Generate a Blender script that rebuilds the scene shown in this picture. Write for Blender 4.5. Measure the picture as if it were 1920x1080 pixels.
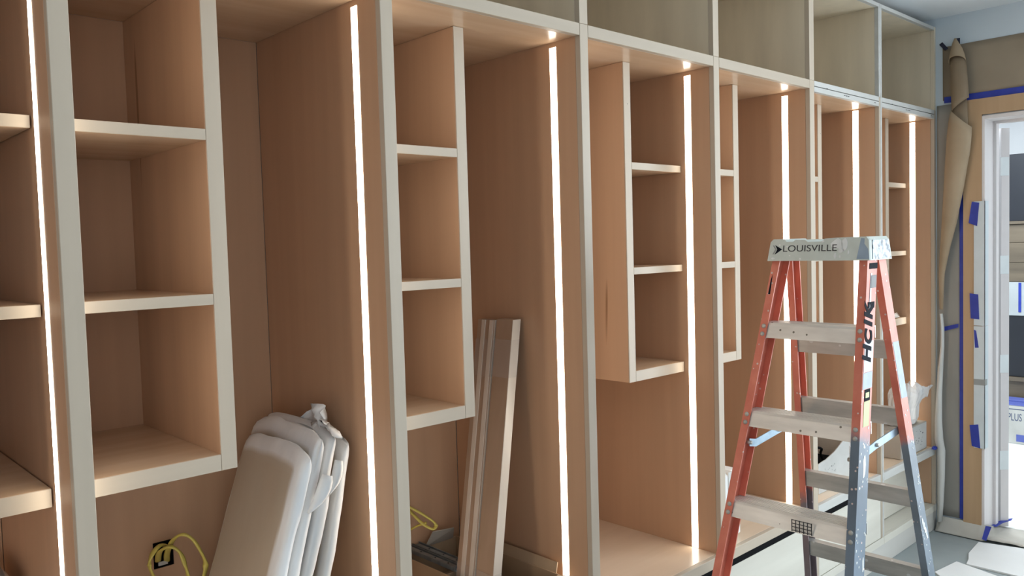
import bpy, bmesh, math, random
from mathutils import Vector, Matrix, noise

for o in list(bpy.data.objects):
    bpy.data.objects.remove(o, do_unlink=True)
S = bpy.context.scene
COL = S.collection
random.seed(7)

# ------------------------------------------------------------------ camera
F_PX = 1529.66
CAM = Vector((0.0, -1.6867, 1.65))
RT = Vector((0.72920226, -0.6836928, -0.02877878))
UP = Vector((0.05613611, 0.0178527, 0.9982635))
FW = Vector((0.68199179, 0.72955153, -0.05139808))
cd = bpy.data.cameras.new('camera')
cd.sensor_width = 36.0
cd.lens = F_PX / 1920.0 * 36.0
cd.clip_start = 0.02
cam = bpy.data.objects.new('camera', cd)
COL.objects.link(cam)
M = Matrix((RT, UP, -FW)).transposed().to_4x4()
M.translation = CAM
cam.matrix_world = M
S.camera = cam

# ------------------------------------------------------------------ world, daylight, exposure
SKY = (0.86, 0.935, 1.0)
DAY = 200.0          # window light power (W)
LED_STRENGTH = 8.6
DAY2 = 30.0
FAR_ROOM = 110.0
w = bpy.data.worlds.new('world')
S.world = w
w.use_nodes = True
w.node_tree.nodes['Background'].inputs[0].default_value = (*SKY, 1)
w.node_tree.nodes['Background'].inputs[1].default_value = 1.0

def area(name, loc, rot, sx, sy, power, color):
    l = bpy.data.lights.new(name, 'AREA')
    l.shape = 'RECTANGLE'
    l.size, l.size_y = sx, sy
    l.energy = power
    l.color = color
    o = bpy.data.objects.new(name, l)
    o.location = loc
    o.rotation_euler = rot
    COL.objects.link(o)
    return o
# daylight entering through the big window of the end wall, to the right of the doorway
area('unseen_window_daylight', (5.02, -2.85, 1.45), (math.radians(90), 0, math.radians(90)), 2.5, 2.1, DAY, SKY)
# weak fill light added behind the camera, at an unseen window
area('unseen_window_daylight', (-1.5, -4.42, 1.45), (math.radians(90), 0, 0), 1.9, 2.1, DAY2, SKY)
# added lamp under the far ceiling, brightens the room beyond the doorway
area('added_far_room_light', (6.1, 0.2, 2.88), (0, 0, 0), 1.4, 1.4, FAR_ROOM, (0.86, 0.94, 1.0))

vs = S.view_settings
vs.view_transform = 'Standard'
vs.look = 'None'
vs.exposure = 0.0
vs.gamma = 1.0
vs.use_curve_mapping = False

# ------------------------------------------------------------------ helpers
def on(u, v, axis, val):
    """photo pixel -> point on the plane axis = val"""
    d = FW + RT * ((u - 960) / F_PX) - UP * ((v - 540) / F_PX)
    return CAM + d * ((val - CAM[axis]) / d[axis])

MATS = {}
def nodes_mat(name):
    m = bpy.data.materials.new(name)
    m.use_nodes = True
    MATS[name] = m
    nt = m.node_tree
    return m, nt, nt.nodes['Principled BSDF']

def noise_mat(name, c1, c2, scale=(6, 6, 6), nscale=1.0, detail=4.0, rough=0.5, bump=0.0, metallic=0.0,
              contrast=(0.3, 0.7), spec=0.5, coat=0.0, specks=None, streak=None):
    m, nt, b = nodes_mat(name)
    N, L = nt.nodes, nt.links
    tc = N.new('ShaderNodeTexCoord')
    mp = N.new('ShaderNodeMapping')
    mp.inputs['Scale'].default_value = scale
    L.new(tc.outputs['Object'], mp.inputs['Vector'])
    nz = N.new('ShaderNodeTexNoise')
    nz.inputs['Scale'].default_value = nscale
    nz.inputs['Detail'].default_value = detail
    L.new(mp.outputs[0], nz.inputs['Vector'])
    cr = N.new('ShaderNodeValToRGB')
    cr.color_ramp.elements[0].position = contrast[0]
    cr.color_ramp.elements[1].position = contrast[1]
    cr.color_ramp.elements[0].color = (*c1, 1)
    cr.color_ramp.elements[1].color = (*c2, 1)
    L.new(nz.outputs['Fac'], cr.inputs['Fac'])
    col = cr.outputs['Color']
    if streak:                       # thin dark mineral streaks along the grain
        sc, colr, th = streak
        mp2 = N.new('ShaderNodeMapping')
        mp2.inputs['Scale'].default_value = sc
        L.new(tc.outputs['Object'], mp2.inputs['Vector'])
        n2 = N.new('ShaderNodeTexNoise')
        n2.inputs['Scale'].default_value = 1.0
        n2.inputs['Detail'].default_value = 1.0
        L.new(mp2.outputs[0], n2.inputs['Vector'])
        r2 = N.new('ShaderNodeValToRGB')
        r2.color_ramp.elements[0].position = th
        r2.color_ramp.elements[1].position = th + 0.03
        r2.color_ramp.elements[0].color = (0, 0, 0, 1)
        r2.color_ramp.elements[1].color = (1, 1, 1, 1)
        L.new(n2.outputs['Fac'], r2.inputs['Fac'])
        mx = N.new('ShaderNodeMixRGB')
        L.new(r2.outputs['Color'], mx.inputs['Fac'])
        L.new(col, mx.inputs['Color1'])
        mx.inputs['Color2'].default_value = (*colr, 1)
        col = mx.outputs['Color']
    if specks:                       # sparse dots or splashes
        vs_, th, colr = specks
        vo = N.new('ShaderNodeTexVoronoi')
        vo.inputs['Scale'].default_value = vs_
        L.new(tc.outputs['Object'], vo.inputs['Vector'])
        lt = N.new('ShaderNodeMath')
        lt.operation = 'LESS_THAN'
        L.new(vo.outputs['Distance'], lt.inputs[0])
        lt.inputs[1].default_value = th
        mx = N.new('ShaderNodeMixRGB')
        L.new(lt.outputs[0], mx.inputs['Fac'])
        L.new(col, mx.inputs['Color1'])
        mx.inputs['Color2'].default_value = (*colr, 1)
        col = mx.outputs['Color']
    L.new(col, b.inputs['Base Color'])
    b.inputs['Roughness'].default_value = rough
    b.inputs['Metallic'].default_value = metallic
    b.inputs['Specular IOR Level'].default_value = spec
    b.inputs['Coat Weight'].default_value = coat
    if coat:
        b.inputs['Coat Roughness'].default_value = 0.3
    if bump:
        bp = N.new('ShaderNodeBump')
        bp.inputs['Strength'].default_value = bump
        bp.inputs['Distance'].default_value = 0.004
        L.new(nz.outputs['Fac'], bp.inputs['Height'])
        L.new(bp.outputs[0], b.inputs['Normal'])
    return m

def plain(name, c, rough=0.5, metallic=0.0, spec=0.5):
    k = 0.9
    return noise_mat(name, tuple(x * k for x in c), c, (9, 9, 9), 1.0, 3, rough, 0, metallic, spec=spec)

# wood
MAPLE = (0.545, 0.335, 0.205)
def lo(c, k): return tuple(x * k for x in c)
noise_mat('maple_vertical', lo(MAPLE, .86), MAPLE, (16, 16, 0.7), 1.0, 5, 0.42, 0.02, contrast=(.25, .75))
noise_mat('maple_streaked', lo(MAPLE, .82), MAPLE, (12, 12, 0.6), 1.0, 5, 0.42, 0.02, contrast=(.25, .75),
          streak=((22, 22, 1.1), (0.26, 0.13, 0.06), 0.72))
noise_mat('maple_flat', (0.56, 0.385, 0.245), (0.66, 0.475, 0.325), (1.0, 16, 16), 1.0, 5, 0.26, 0.02, contrast=(.25, .75))
noise_mat('deck_maple', (0.68, 0.53, 0.385), (0.77, 0.615, 0.46), (1.0, 12, 12), 1.0, 5, 0.24, 0.02, contrast=(.25, .75))
EDGE = (0.51, 0.425, 0.325)
noise_mat('maple_edge', lo(EDGE, .9), EDGE, (18, 18, 1.2), 1.0, 4, 0.5, 0.02, specks=(7.0, 0.017, (0.12, 0.1, 0.08)))
noise_mat('maple_edge_flat', lo(EDGE, .9), EDGE, (1.2, 18, 18), 1.0, 4, 0.5, 0.02)
PLY = (0.74, 0.635, 0.475)
noise_mat('birch_ply', lo(PLY, .84), PLY, (10, 10, 1.6), 1.0, 6, 0.6, 0.02, contrast=(.3, .7))
noise_mat('white_edge', (0.48, 0.475, 0.445), (0.58, 0.575, 0.54), (3, 20, 20), 1.0, 4, 0.5)
noise_mat('drawer_maple', (0.60, 0.57, 0.49), (0.70, 0.67, 0.58), (1.0, 12, 12), 1.0, 5, 0.45, 0.02)
noise_mat('drawer_oak', (0.50, 0.42, 0.27), (0.58, 0.49, 0.33), (10, 10, 1.0), 1.0, 5, 0.5)
noise_mat('plinth_ply', (0.50, 0.48, 0.44), (0.58, 0.56, 0.51), (1.0, 8, 8), 1.0, 5, 0.6)
# shell
noise_mat('concrete', (0.25, 0.285, 0.285), (0.33, 0.365, 0.36), (3, 3, 3), 1.0, 6, 0.6, 0.05)
noise_mat('wall_paint', (0.58, 0.65, 0.70), (0.62, 0.69, 0.74), (3, 3, 3), 1.0, 4, 0.8)
noise_mat('ceiling_paint', (0.74, 0.78, 0.81), (0.78, 0.82, 0.85), (2, 2, 2), 1.0, 4, 0.85)
noise_mat('room_paint', (0.50, 0.51, 0.52), (0.55, 0.56, 0.57), (3, 3, 3), 1.0, 4, 0.8)
noise_mat('white_paint', (0.70, 0.71, 0.72), (0.75, 0.76, 0.77), (3, 3, 3), 1.0, 4, 0.7)
noise_mat('casing_maple', (0.42, 0.27, 0.145), (0.50, 0.33, 0.19), (14, 14, 0.8), 1.0, 5, 0.5)
noise_mat('jamb_maple', (0.70, 0.655, 0.64), (0.76, 0.715, 0.70), (14, 14, 0.8), 1.0, 5, 0.4)
# coverings
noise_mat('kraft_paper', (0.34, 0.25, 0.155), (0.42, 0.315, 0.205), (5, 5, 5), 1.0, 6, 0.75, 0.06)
noise_mat('kraft_shaded', (0.22, 0.16, 0.10), (0.28, 0.205, 0.13), (5, 5, 5), 1.0, 6, 0.75, 0.06)  # kraft colour darkened to paint in the shade inside the curl
noise_mat('wall_paper_brown', (0.26, 0.205, 0.145), (0.32, 0.255, 0.18), (4, 4, 4), 1.0, 6, 0.75, 0.06)
noise_mat('grey_paper', (0.27, 0.255, 0.225), (0.33, 0.31, 0.275), (6, 6, 2), 1.0, 5, 0.75, 0.1)
noise_mat('pale_paper', (0.55, 0.54, 0.50), (0.64, 0.63, 0.59), (6, 6, 3), 1.0, 5, 0.7, 0.15)
noise_mat('canvas_paper', (0.44, 0.415, 0.36), (0.54, 0.51, 0.45), (7, 7, 7), 1.0, 5, 0.75, 0.15)
noise_mat('blue_tape', (0.012, 0.028, 0.27), (0.022, 0.045, 0.36), (20, 20, 20), 1.0, 3, 0.5)
noise_mat('navy_tape', (0.010, 0.012, 0.03), (0.02, 0.024, 0.055), (20, 20, 20), 1.0, 3, 0.5)
plain('white_vinyl', (0.62, 0.68, 0.70), 0.4)
plain('grey_tape', (0.30, 0.31, 0.30), 0.5)
noise_mat('white_board', (0.72, 0.72, 0.70), (0.80, 0.80, 0.78), (3, 3, 3), 1.0, 3, 0.6)
# goods
noise_mat('cardboard', (0.30, 0.205, 0.12), (0.38, 0.265, 0.165), (5, 5, 5), 1.0, 5, 0.75)
noise_mat('cardboard_grey', (0.35, 0.31, 0.26), (0.44, 0.40, 0.34), (5, 5, 5), 1.0, 5, 0.75)
noise_mat('carton_white', (0.44, 0.43, 0.40), (0.56, 0.55, 0.52), (5, 5, 5), 1.0, 5, 0.7)
plain('black', (0.006, 0.006, 0.007), 0.9, 0, 0.1)
plain('dark_grey', (0.04, 0.04, 0.042), 0.5)
plain('cable_yellow', (0.68, 0.57, 0.13), 0.4)
noise_mat('steel_grey', (0.20, 0.24, 0.26), (0.34, 0.38, 0.40), (6, 30, 6), 1.0, 4, 0.35, metallic=0.7)
noise_mat('wrapped_batten', (0.34, 0.23, 0.155), (0.42, 0.295, 0.205), (14, 14, 0.8), 1.0, 5, 0.28, coat=0.6)
noise_mat('batten_edge', (0.60, 0.52, 0.43), (0.70, 0.61, 0.51), (14, 14, 0.8), 1.0, 4, 0.3, coat=0.6)
noise_mat('hinge_white', (0.72, 0.76, 0.76), (0.80, 0.84, 0.84), (9, 9, 9), 1.0, 3, 0.35)
# ladder
noise_mat('aluminium', (0.58, 0.57, 0.54), (0.76, 0.75, 0.71), (30, 6, 30), 1.0, 6, 0.34, 0.05, metallic=0.4,
          contrast=(.3, .7), specks=(26.0, 0.09, (0.16, 0.15, 0.13)))
noise_mat('aluminium_dull', (0.36, 0.35, 0.32), (0.54, 0.525, 0.485), (30, 6, 30), 1.0, 6, 0.45, 0.08, metallic=0.55,
          specks=(18.0, 0.13, (0.62, 0.62, 0.60)))
noise_mat('cap_plastic', (0.52, 0.56, 0.51), (0.60, 0.64, 0.585), (20, 20, 20), 1.0, 5, 0.5, 0.03,
          specks=(30.0, 0.10, (0.72, 0.73, 0.70)))
noise_mat('paint_blue_white', (0.06, 0.075, 0.10), (0.50, 0.58, 0.66), (60, 60, 60), 1.0, 5, 0.5, 0.1, contrast=(.38, .55))
noise_mat('paint_white', (0.66, 0.67, 0.65), (0.76, 0.77, 0.75), (30, 30, 30), 1.0, 4, 0.5, 0.1)
noise_mat('paint_pale_blue', (0.25, 0.32, 0.40), (0.31, 0.39, 0.48), (30, 30, 30), 1.0, 4, 0.5)
noise_mat('spreader_blue', (0.22, 0.31, 0.38), (0.32, 0.43, 0.51), (30, 30, 30), 1.0, 4, 0.4, metallic=0.4)
plain('sticker_yellow', (0.30, 0.36, 0.02), 0.4)
plain('sticker_white', (0.42, 0.44, 0.48), 0.4)
plain('marker_black', (0.010, 0.012, 0.018), 0.85, 0, 0.15)
plain('rubber', (0.03, 0.03, 0.03), 0.8)
# far room
noise_mat('far_wood', (0.09, 0.07, 0.048), (0.16, 0.125, 0.085), (2, 1.2, 14), 1.0, 5, 0.5)
noise_mat('far_floor', (0.66, 0.70, 0.68), (0.80, 0.83, 0.80), (2, 2, 2), 1.0, 5, 0.6)
plain('far_black', (0.012, 0.014, 0.02), 0.35)
plain('far_grey', (0.40, 0.43, 0.44), 0.7)
plain('box_blue', (0.10, 0.13, 0.42), 0.5)
plain('box_print', (0.06, 0.08, 0.16), 0.5)

def rail_mat(name, zthr, paint, fuzz=0.10):
    """orange fibreglass, old paint spread over its lower end"""
    m, nt, b = nodes_mat(name)
    N, L = nt.nodes, nt.links
    tc = N.new('ShaderNodeTexCoord')
    n1 = N.new('ShaderNodeTexNoise'); n1.inputs['Scale'].default_value = 16; n1.inputs['Detail'].default_value = 6
    L.new(tc.outputs['Object'], n1.inputs['Vector'])
    c1 = N.new('ShaderNodeValToRGB')
    c1.color_ramp.elements[0].position = .3; c1.color_ramp.elements[0].color = (0.56, 0.14, 0.09, 1)
    c1.color_ramp.elements[1].position = .75; c1.color_ramp.elements[1].color = (0.70, 0.225, 0.145, 1)
    L.new(n1.outputs['Fac'], c1.inputs['Fac'])
    n2 = N.new('ShaderNodeTexNoise'); n2.inputs['Scale'].default_value = 5; n2.inputs['Detail'].default_value = 5
    L.new(tc.outputs['Object'], n2.inputs['Vector'])
    c2 = N.new('ShaderNodeValToRGB')
    c2.color_ramp.elements[0].position = .35; c2.color_ramp.elements[0].color = (*lo(paint, .6), 1)
    c2.color_ramp.elements[1].position = .65; c2.color_ramp.elements[1].color = (*paint, 1)
    L.new(n2.outputs['Fac'], c2.inputs['Fac'])
    sx = N.new('ShaderNodeSeparateXYZ'); L.new(tc.outputs['Object'], sx.inputs[0])
    ad = N.new('ShaderNodeMath'); ad.operation = 'MULTIPLY_ADD'
    L.new(n2.outputs['Fac'], ad.inputs[0]); ad.inputs[1].default_value = fuzz * 4; L.new(sx.outputs['Z'], ad.inputs[2])
    mr = N.new('ShaderNodeMapRange')
    L.new(ad.outputs[0], mr.inputs['Value'])
    mr.inputs['From Min'].default_value = zthr + fuzz * 2 - .02
    mr.inputs['From Max'].default_value = zthr + fuzz * 2 + .03
    mr.inputs['To Min'].default_value = 1.0
    mr.inputs['To Max'].default_value = 0.0
    mx = N.new('ShaderNodeMixRGB')
    L.new(mr.outputs[0], mx.inputs['Fac']); L.new(c1.outputs[0], mx.inputs['Color1']); L.new(c2.outputs[0], mx.inputs['Color2'])
    vo = N.new('ShaderNodeTexVoronoi'); vo.inputs['Scale'].default_value = 38
    L.new(tc.outputs['Object'], vo.inputs['Vector'])
    lt = N.new('ShaderNodeMath'); lt.operation = 'LESS_THAN'; lt.inputs[1].default_value = 0.12
    L.new(vo.outputs['Distance'], lt.inputs[0])
    mx2 = N.new('ShaderNodeMixRGB')
    L.new(lt.outputs[0], mx2.inputs['Fac']); L.new(mx.outputs[0], mx2.inputs['Color1'])
    mx2.inputs['Color2'].default_value = (0.62, 0.50, 0.45, 1)
    L.new(mx2.outputs[0], b.inputs['Base Color'])
    b.inputs['Roughness'].default_value = 0.5
    return m
rail_mat('rail_orange', -1.0, (0.3, 0.3, 0.32))
rail_mat('rail_right_front', 1.10, (0.15, 0.20, 0.255), .06)
rail_mat('rail_right_rear', 1.02, (0.20, 0.245, 0.29), 0.16)
rail_mat('rail_left_rear', 0.72, (0.26, 0.20, 0.21), 0.14)

def led_mat():
    m, nt, b = nodes_mat('led')
    b.inputs['Base Color'].default_value = (0.9, 0.9, 0.88, 1)
    b.inputs['Emission Color'].default_value = (1.0, 0.90, 0.765, 1)
    b.inputs['Emission Strength'].default_value = LED_STRENGTH
led_mat()

def foam_mat():
    m, nt, b = nodes_mat('foam_wrap')
    N, L = nt.nodes, nt.links
    tc = N.new('ShaderNodeTexCoord')
    mp = N.new('ShaderNodeMapping'); mp.inputs['Scale'].default_value = (14, 14, 2.2)
    L.new(tc.outputs['Object'], mp.inputs['Vector'])
    nz = N.new('ShaderNodeTexNoise'); nz.inputs['Scale'].default_value = 1.0; nz.inputs['Detail'].default_value = 5
    L.new(mp.outputs[0], nz.inputs['Vector'])
    cr = N.new('ShaderNodeValToRGB')
    cr.color_ramp.elements[0].position = .3; cr.color_ramp.elements[0].color = (0.66, 0.66, 0.66, 1)
    cr.color_ramp.elements[1].position = .7; cr.color_ramp.elements[1].color = (0.80, 0.80, 0.79, 1)
    L.new(nz.outputs['Fac'], cr.inputs['Fac'])
    at = N.new('ShaderNodeVertexColor'); at.layer_name = 'board'
    mx = N.new('ShaderNodeMixRGB')
    L.new(at.outputs['Color'], mx.inputs['Fac']); L.new(cr.outputs[0], mx.inputs['Color1'])
    mx.inputs['Color2'].default_value = (0.45, 0.375, 0.285, 1)
    L.new(mx.outputs[0], b.inputs['Base Color'])
    b.inputs['Roughness'].default_value = 0.45
    bp = N.new('ShaderNodeBump'); bp.inputs['Strength'].default_value = 0.25; bp.inputs['Distance'].default_value = 0.01
    L.new(nz.outputs['Fac'], bp.inputs['Height']); L.new(bp.outputs[0], b.inputs['Normal'])
foam_mat()

def tape_mat():
    m, nt, b = nodes_mat('clear_tape')
    b.inputs['Base Color'].default_value = (0.75, 0.72, 0.70, 1)
    b.inputs['Roughness'].default_value = 0.12
    b.inputs['Alpha'].default_value = 0.14
tape_mat()

def bag_mat():
    m, nt, b = nodes_mat('clear_plastic')
    b.inputs['Base Color'].default_value = (0.86, 0.86, 0.85, 1)
    b.inputs['Roughness'].default_value = 0.18
    b.inputs['Alpha'].default_value = 0.62
bag_mat()

# ------------------------------------------------------------------ object builders
def link(o, parent=None):
    COL.objects.link(o)
    if parent is not None:
        o.parent = parent
    return o

WLOC = {}            # world location of every object (none of them is rotated)
def wloc(o):
    return WLOC.get(o.name, Vector((0, 0, 0)))

def meshobj(name, verts, faces, mat, parent=None, smooth=False, origin=None):
    """verts in world space; the object's origin is its parent's (or the given point)"""
    org = wloc(parent) if parent is not None else Vector(origin if origin is not None else (0, 0, 0))
    me = bpy.data.meshes.new(name)
    me.from_pydata([tuple(Vector(v) - org) for v in verts], [], faces)
    bm = bmesh.new(); bm.from_mesh(me)
    bmesh.ops.recalc_face_normals(bm, faces=bm.faces)
    bm.to_mesh(me); bm.free()
    me.materials.append(MATS[mat])
    if smooth:
        me.polygons.foreach_set('use_smooth', [True] * len(me.polygons))
    o = bpy.data.objects.new(name, me)
    link(o, parent)
    if parent is None:
        o.location = org
    WLOC[o.name] = org
    return o

def box(name, x0, x1, y0, y1, z0, z1, mat, parent=None, bev=0.0008):
    bm = bmesh.new()
    bmesh.ops.create_cube(bm, size=1.0)
    c = Vector(((x0 + x1) / 2, (y0 + y1) / 2, (z0 + z1) / 2))
    d = Vector((x1 - x0, y1 - y0, z1 - z0))
    org = wloc(parent) if parent is not None else Vector((c.x, c.y, z0))
    for v in bm.verts:
        v.co = Vector((v.co.x * d.x, v.co.y * d.y, v.co.z * d.z)) + c - org
    if bev:
        bmesh.ops.bevel(bm, geom=list(bm.edges), offset=min(bev, min(d) * .3), segments=1, affect='EDGES')
    me = bpy.data.meshes.new(name)
    bm.to_mesh(me); bm.free()
    me.materials.append(MATS[mat])
    o = bpy.data.objects.new(name, me)
    link(o, parent)
    if parent is None:
        o.location = org
    WLOC[o.name] = org
    return o

def boxes_mesh(name, bl, mat, parent=None, origin=None):
    V, Fc = [], []
    for x0, x1, y0, y1, z0, z1 in bl:
        b = len(V)
        V += [(x, y, z) for z in (z0, z1) for y in (y0, y1) for x in (x0, x1)]
        Fc += [[b + i for i in q] for q in ((0, 2, 3, 1), (4, 5, 7, 6), (0, 1, 5, 4), (2, 6, 7, 3), (0, 4, 6, 2), (1, 3, 7, 5))]
    return meshobj(name, V, Fc, mat, parent, origin=origin)

def hexa(name, pts, mat, parent=None, origin=None):
    """8 corners: four at one end, four at the other, same order"""
    return meshobj(name, pts, [(0, 1, 2, 3), (4, 7, 6, 5), (0, 4, 5, 1), (1, 5, 6, 2), (2, 6, 7, 3), (3, 7, 4, 0)], mat, parent, origin=origin)

def prism(name, secA, secB, mat, parent=None, origin=None, smooth=False):
    n = len(secA)
    Fc = [list(range(n))[::-1], [n + i for i in range(n)]] + [[i, (i + 1) % n, n + (i + 1) % n, n + i] for i in range(n)]
    return meshobj(name, list(secA) + list(secB), Fc, mat, parent, smooth, origin)

def smooth_path(pts, per=8):
    P = [Vector(p) for p in pts]
    out = []
    for i in range(len(P) - 1):
        p0, p1, p2, p3 = P[max(i - 1, 0)], P[i], P[i + 1], P[min(i + 2, len(P) - 1)]
        for k in range(per):
            t = k / per
            out.append(0.5 * ((2 * p1) + (p2 - p0) * t + (2 * p0 - 5 * p1 + 4 * p2 - p3) * t * t + (3 * p1 - p0 - 3 * p2 + p3) * t ** 3))
    out.append(P[-1])
    return out

def tube(name, pts, ra, rb, mat, parent=None, origin=None, seg=8, up=Vector((0, 0, 1))):
    V, Fc = [], []
    n = len(pts)
    for i, p in enumerate(pts):
        t = (pts[min(i + 1, n - 1)] - pts[max(i - 1, 0)]).normalized()
        a = t.cross(up)
        if a.length < 1e-3:
            a = t.cross(Vector((1, 0, 0)))
        a.normalize()
        b = t.cross(a)
        for k in range(seg):
            g = 2 * math.pi * k / seg
            V.append(p + a * (ra * math.cos(g)) + b * (rb * math.sin(g)))
    for i in range(n - 1):
        for k in range(seg):
            Fc.append((i * seg + k, i * seg + (k + 1) % seg, (i + 1) * seg + (k + 1) % seg, (i + 1) * seg + k))
    Fc += [tuple(range(seg))[::-1], tuple((n - 1) * seg + k for k in range(seg))]
    return meshobj(name, V, Fc, mat, parent, True, origin)

def sheet(name, grid, mat, thick, parent=None, origin=None, smooth=True):
    """grid[i][j] of points -> thin sheet with real thickness"""
    R, Cn = len(grid), len(grid[0])
    V = [Vector(p) for row in grid for p in row]
    Fc = [(i * Cn + j, i * Cn + j + 1, (i + 1) * Cn + j + 1, (i + 1) * Cn + j) for i in range(R - 1) for j in range(Cn - 1)]
    o = meshobj(name, V, Fc, mat, parent, smooth, origin)
    md = o.modifiers.new('thickness', 'SOLIDIFY')
    md.thickness = thick
    md.offset = 0
    return o

def empty(name, loc):
    o = bpy.data.objects.new(name, None)
    o.empty_display_size = 0.1
    link(o)
    o.location = loc
    WLOC[o.name] = Vector(loc)
    return o

def tag(o, label, cat, group=None):
    o['label'] = label
    o['category'] = cat
    if group:
        o['group'] = group
    return o

def struct(o, label=None):
    o['kind'] = 'structure'
    if label:
        o['label'] = label
    return o

def text_mesh(name, s, mat, parent, M4, size, extrude=0.0006, sx=1.0, bold=0.0):
    cu = bpy.data.curves.new(name, 'FONT')
    cu.body = s
    cu.size = size
    cu.extrude = extrude
    cu.offset = bold
    cu.align_x = 'LEFT'
    cu.align_y = 'BOTTOM'
    t = bpy.data.objects.new(name, cu)
    COL.objects.link(t)
    bpy.context.view_layer.update()
    dg = bpy.context.evaluated_depsgraph_get()
    me = bpy.data.meshes.new_from_object(t.evaluated_get(dg))
    bpy.data.objects.remove(t, do_unlink=True)
    org = wloc(parent)
    me.transform(Matrix.Diagonal((sx, 1, 1, 1)))
    me.transform(Matrix.Translation(-org) @ M4)
    me.materials.clear()
    me.materials.append(MATS[mat])
    me.name = name
    o = bpy.data.objects.new(name, me)
    link(o, parent)
    WLOC[o.name] = org
    return o

# ------------------------------------------------------------------ the shell
CEIL = 2.815
XE = 4.786           # face of the end wall
struct(boxes_mesh('floor', [(-3.0, XE, -4.3, 0.70, -0.1, 0.0)], 'concrete'), 'grey concrete floor in front of the cabinets')
struct(boxes_mesh('ceiling', [(-3.0, 5.0, -4.3, 0.80, CEIL, CEIL + 0.1)], 'ceiling_paint'), 'pale blue-white painted ceiling')
struct(boxes_mesh('wall_back', [(-3.1, 5.0, 0.70, 0.80, 0, CEIL)], 'wall_paint'), 'wall behind the cabinets')
struct(boxes_mesh('wall_left', [(-3.1, -3.0, -4.3, 0.70, 0, CEIL)], 'room_paint'), 'plain painted side wall')
DY0, DY1, DZ = -0.225, -1.12, 2.262     # rough opening of the doorway
struct(boxes_mesh('wall_right', [(XE, 4.99, DY0, 0.70, 0, CEIL), (XE, 4.99, DY1, DY0, DZ, CEIL), (XE, 4.99, -1.55, DY1, 0, CEIL), (XE, 4.99, -4.15, -1.55, 0, 0.35),
                                   (XE, 4.99, -4.15, -1.55, 2.55, CEIL), (XE, 4.99, -4.3, -4.15, 0, CEIL)], 'wall_paint'),
       'grey-blue painted end wall with the doorway')
struct(boxes_mesh('wall_front', [(-3.1, -2.5, -4.4, -4.3, 0, CEIL), (-0.5, 4.99, -4.4, -4.3, 0, CEIL), (-2.5, -0.5, -4.4, -4.3, 0, 0.35), (-2.5, -0.5, -4.4, -4.3, 2.55, CEIL)], 'room_paint'), 'plain wall facing the cabinets')
t = 0.05
struct(boxes_mesh('added_window', [(-2.5, -2.5 + t, -4.38, -4.32, .35, 2.55), (-.5 - t, -.5, -4.38, -4.32, .35, 2.55), (-2.5 + t, -.5 - t, -4.38, -4.32, .35, .35 + t),  # unseen window added around the fill light
                               (-2.5 + t, -.5 - t, -4.38, -4.32, 2.55 - t, 2.55)], 'white_paint'), 'white frame of the added window in the wall facing the cabinets')
struct(boxes_mesh('window_1', [(4.85, 4.93, -4.15, -4.15 + t, .35, 2.55), (4.85, 4.93, -1.55 - t, -1.55, .35, 2.55), (4.85, 4.93, -4.15 + t, -1.55 - t, .35, .35 + t),
                               (4.85, 4.93, -4.15 + t, -1.55 - t, 2.55 - t, 2.55), (4.86, 4.92, -2.87, -2.83, .40, 2.50)], 'white_paint'),
       'white frame of the large window in the end wall')

# doorway: casing, jamb, stop
CX = XE - 0.018
t1 = struct(boxes_mesh('trim_1', [(CX, XE - .0005, -0.232, -0.143, 0.0, 2.352), (CX, XE - .0005, -1.13, -0.232, 2.268, 2.352),
                                  (CX, XE - .0005, -1.22, -1.13, 0.0, 2.352)], 'casing_maple'), 'flat maple door casing')
t2 = struct(boxes_mesh('trim_2', [(XE - .012, 5.0, -0.245, -0.2255, 0, 2.243), (XE - .012, 5.0, -1.1195, -1.10, 0, 2.243),
                                  (XE - .012, 5.0, -1.1195, -0.2255, 2.243, 2.2615)], 'jamb_maple'), 'pale maple door jamb')
t3 = struct(boxes_mesh('trim_3', [(4.915, 4.957, -0.259, -0.2453, 0, 2.229), (4.915, 4.957, -1.0997, -1.087, 0, 2.229),
                                  (4.915, 4.957, -1.0997, -0.2453, 2.229, 2.2428)], 'jamb_maple'), 'door stop inside the jamb')
# the door, swung far open into the next room, seen by its hinge edge
dr = empty('door_1', (5.004, -0.258, 0.012))
dr['kind'] = 'structure'; dr['label'] = 'pale door standing open, only its hinge edge showing in the doorway'
ang = math.radians(48)
u_ = Vector((math.cos(ang), math.sin(ang), 0)); n_ = Vector((math.sin(ang), -math.cos(ang), 0))
h0 = Vector((5.004, -0.258, 0.012))
def dpt(a, b, z): return h0 + u_ * a + n_ * b + Vector((0, 0, z))
def dbox(name, a0, a1, b0, b1, z0, z1, mat):
    return hexa(name, [dpt(a0, b0, z0), dpt(a1, b0, z0), dpt(a1, b1, z0), dpt(a0, b1, z0),
                       dpt(a0, b0, z1), dpt(a1, b0, z1), dpt(a1, b1, z1), dpt(a0, b1, z1)], mat, dr)
dbox('door_slab', 0, 0.83, 0, 0.044, 0, 2.20, 'jamb_maple')
for z0, z1 in ((1.955, 2.055), (1.42, 1.52), (0.875, 0.975), (0.335, 0.44)):
    dbox('hinge', -0.003, -0.0002, -0.006, 0.040, z0 - .012, z1 - .012, 'hinge_white')

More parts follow.
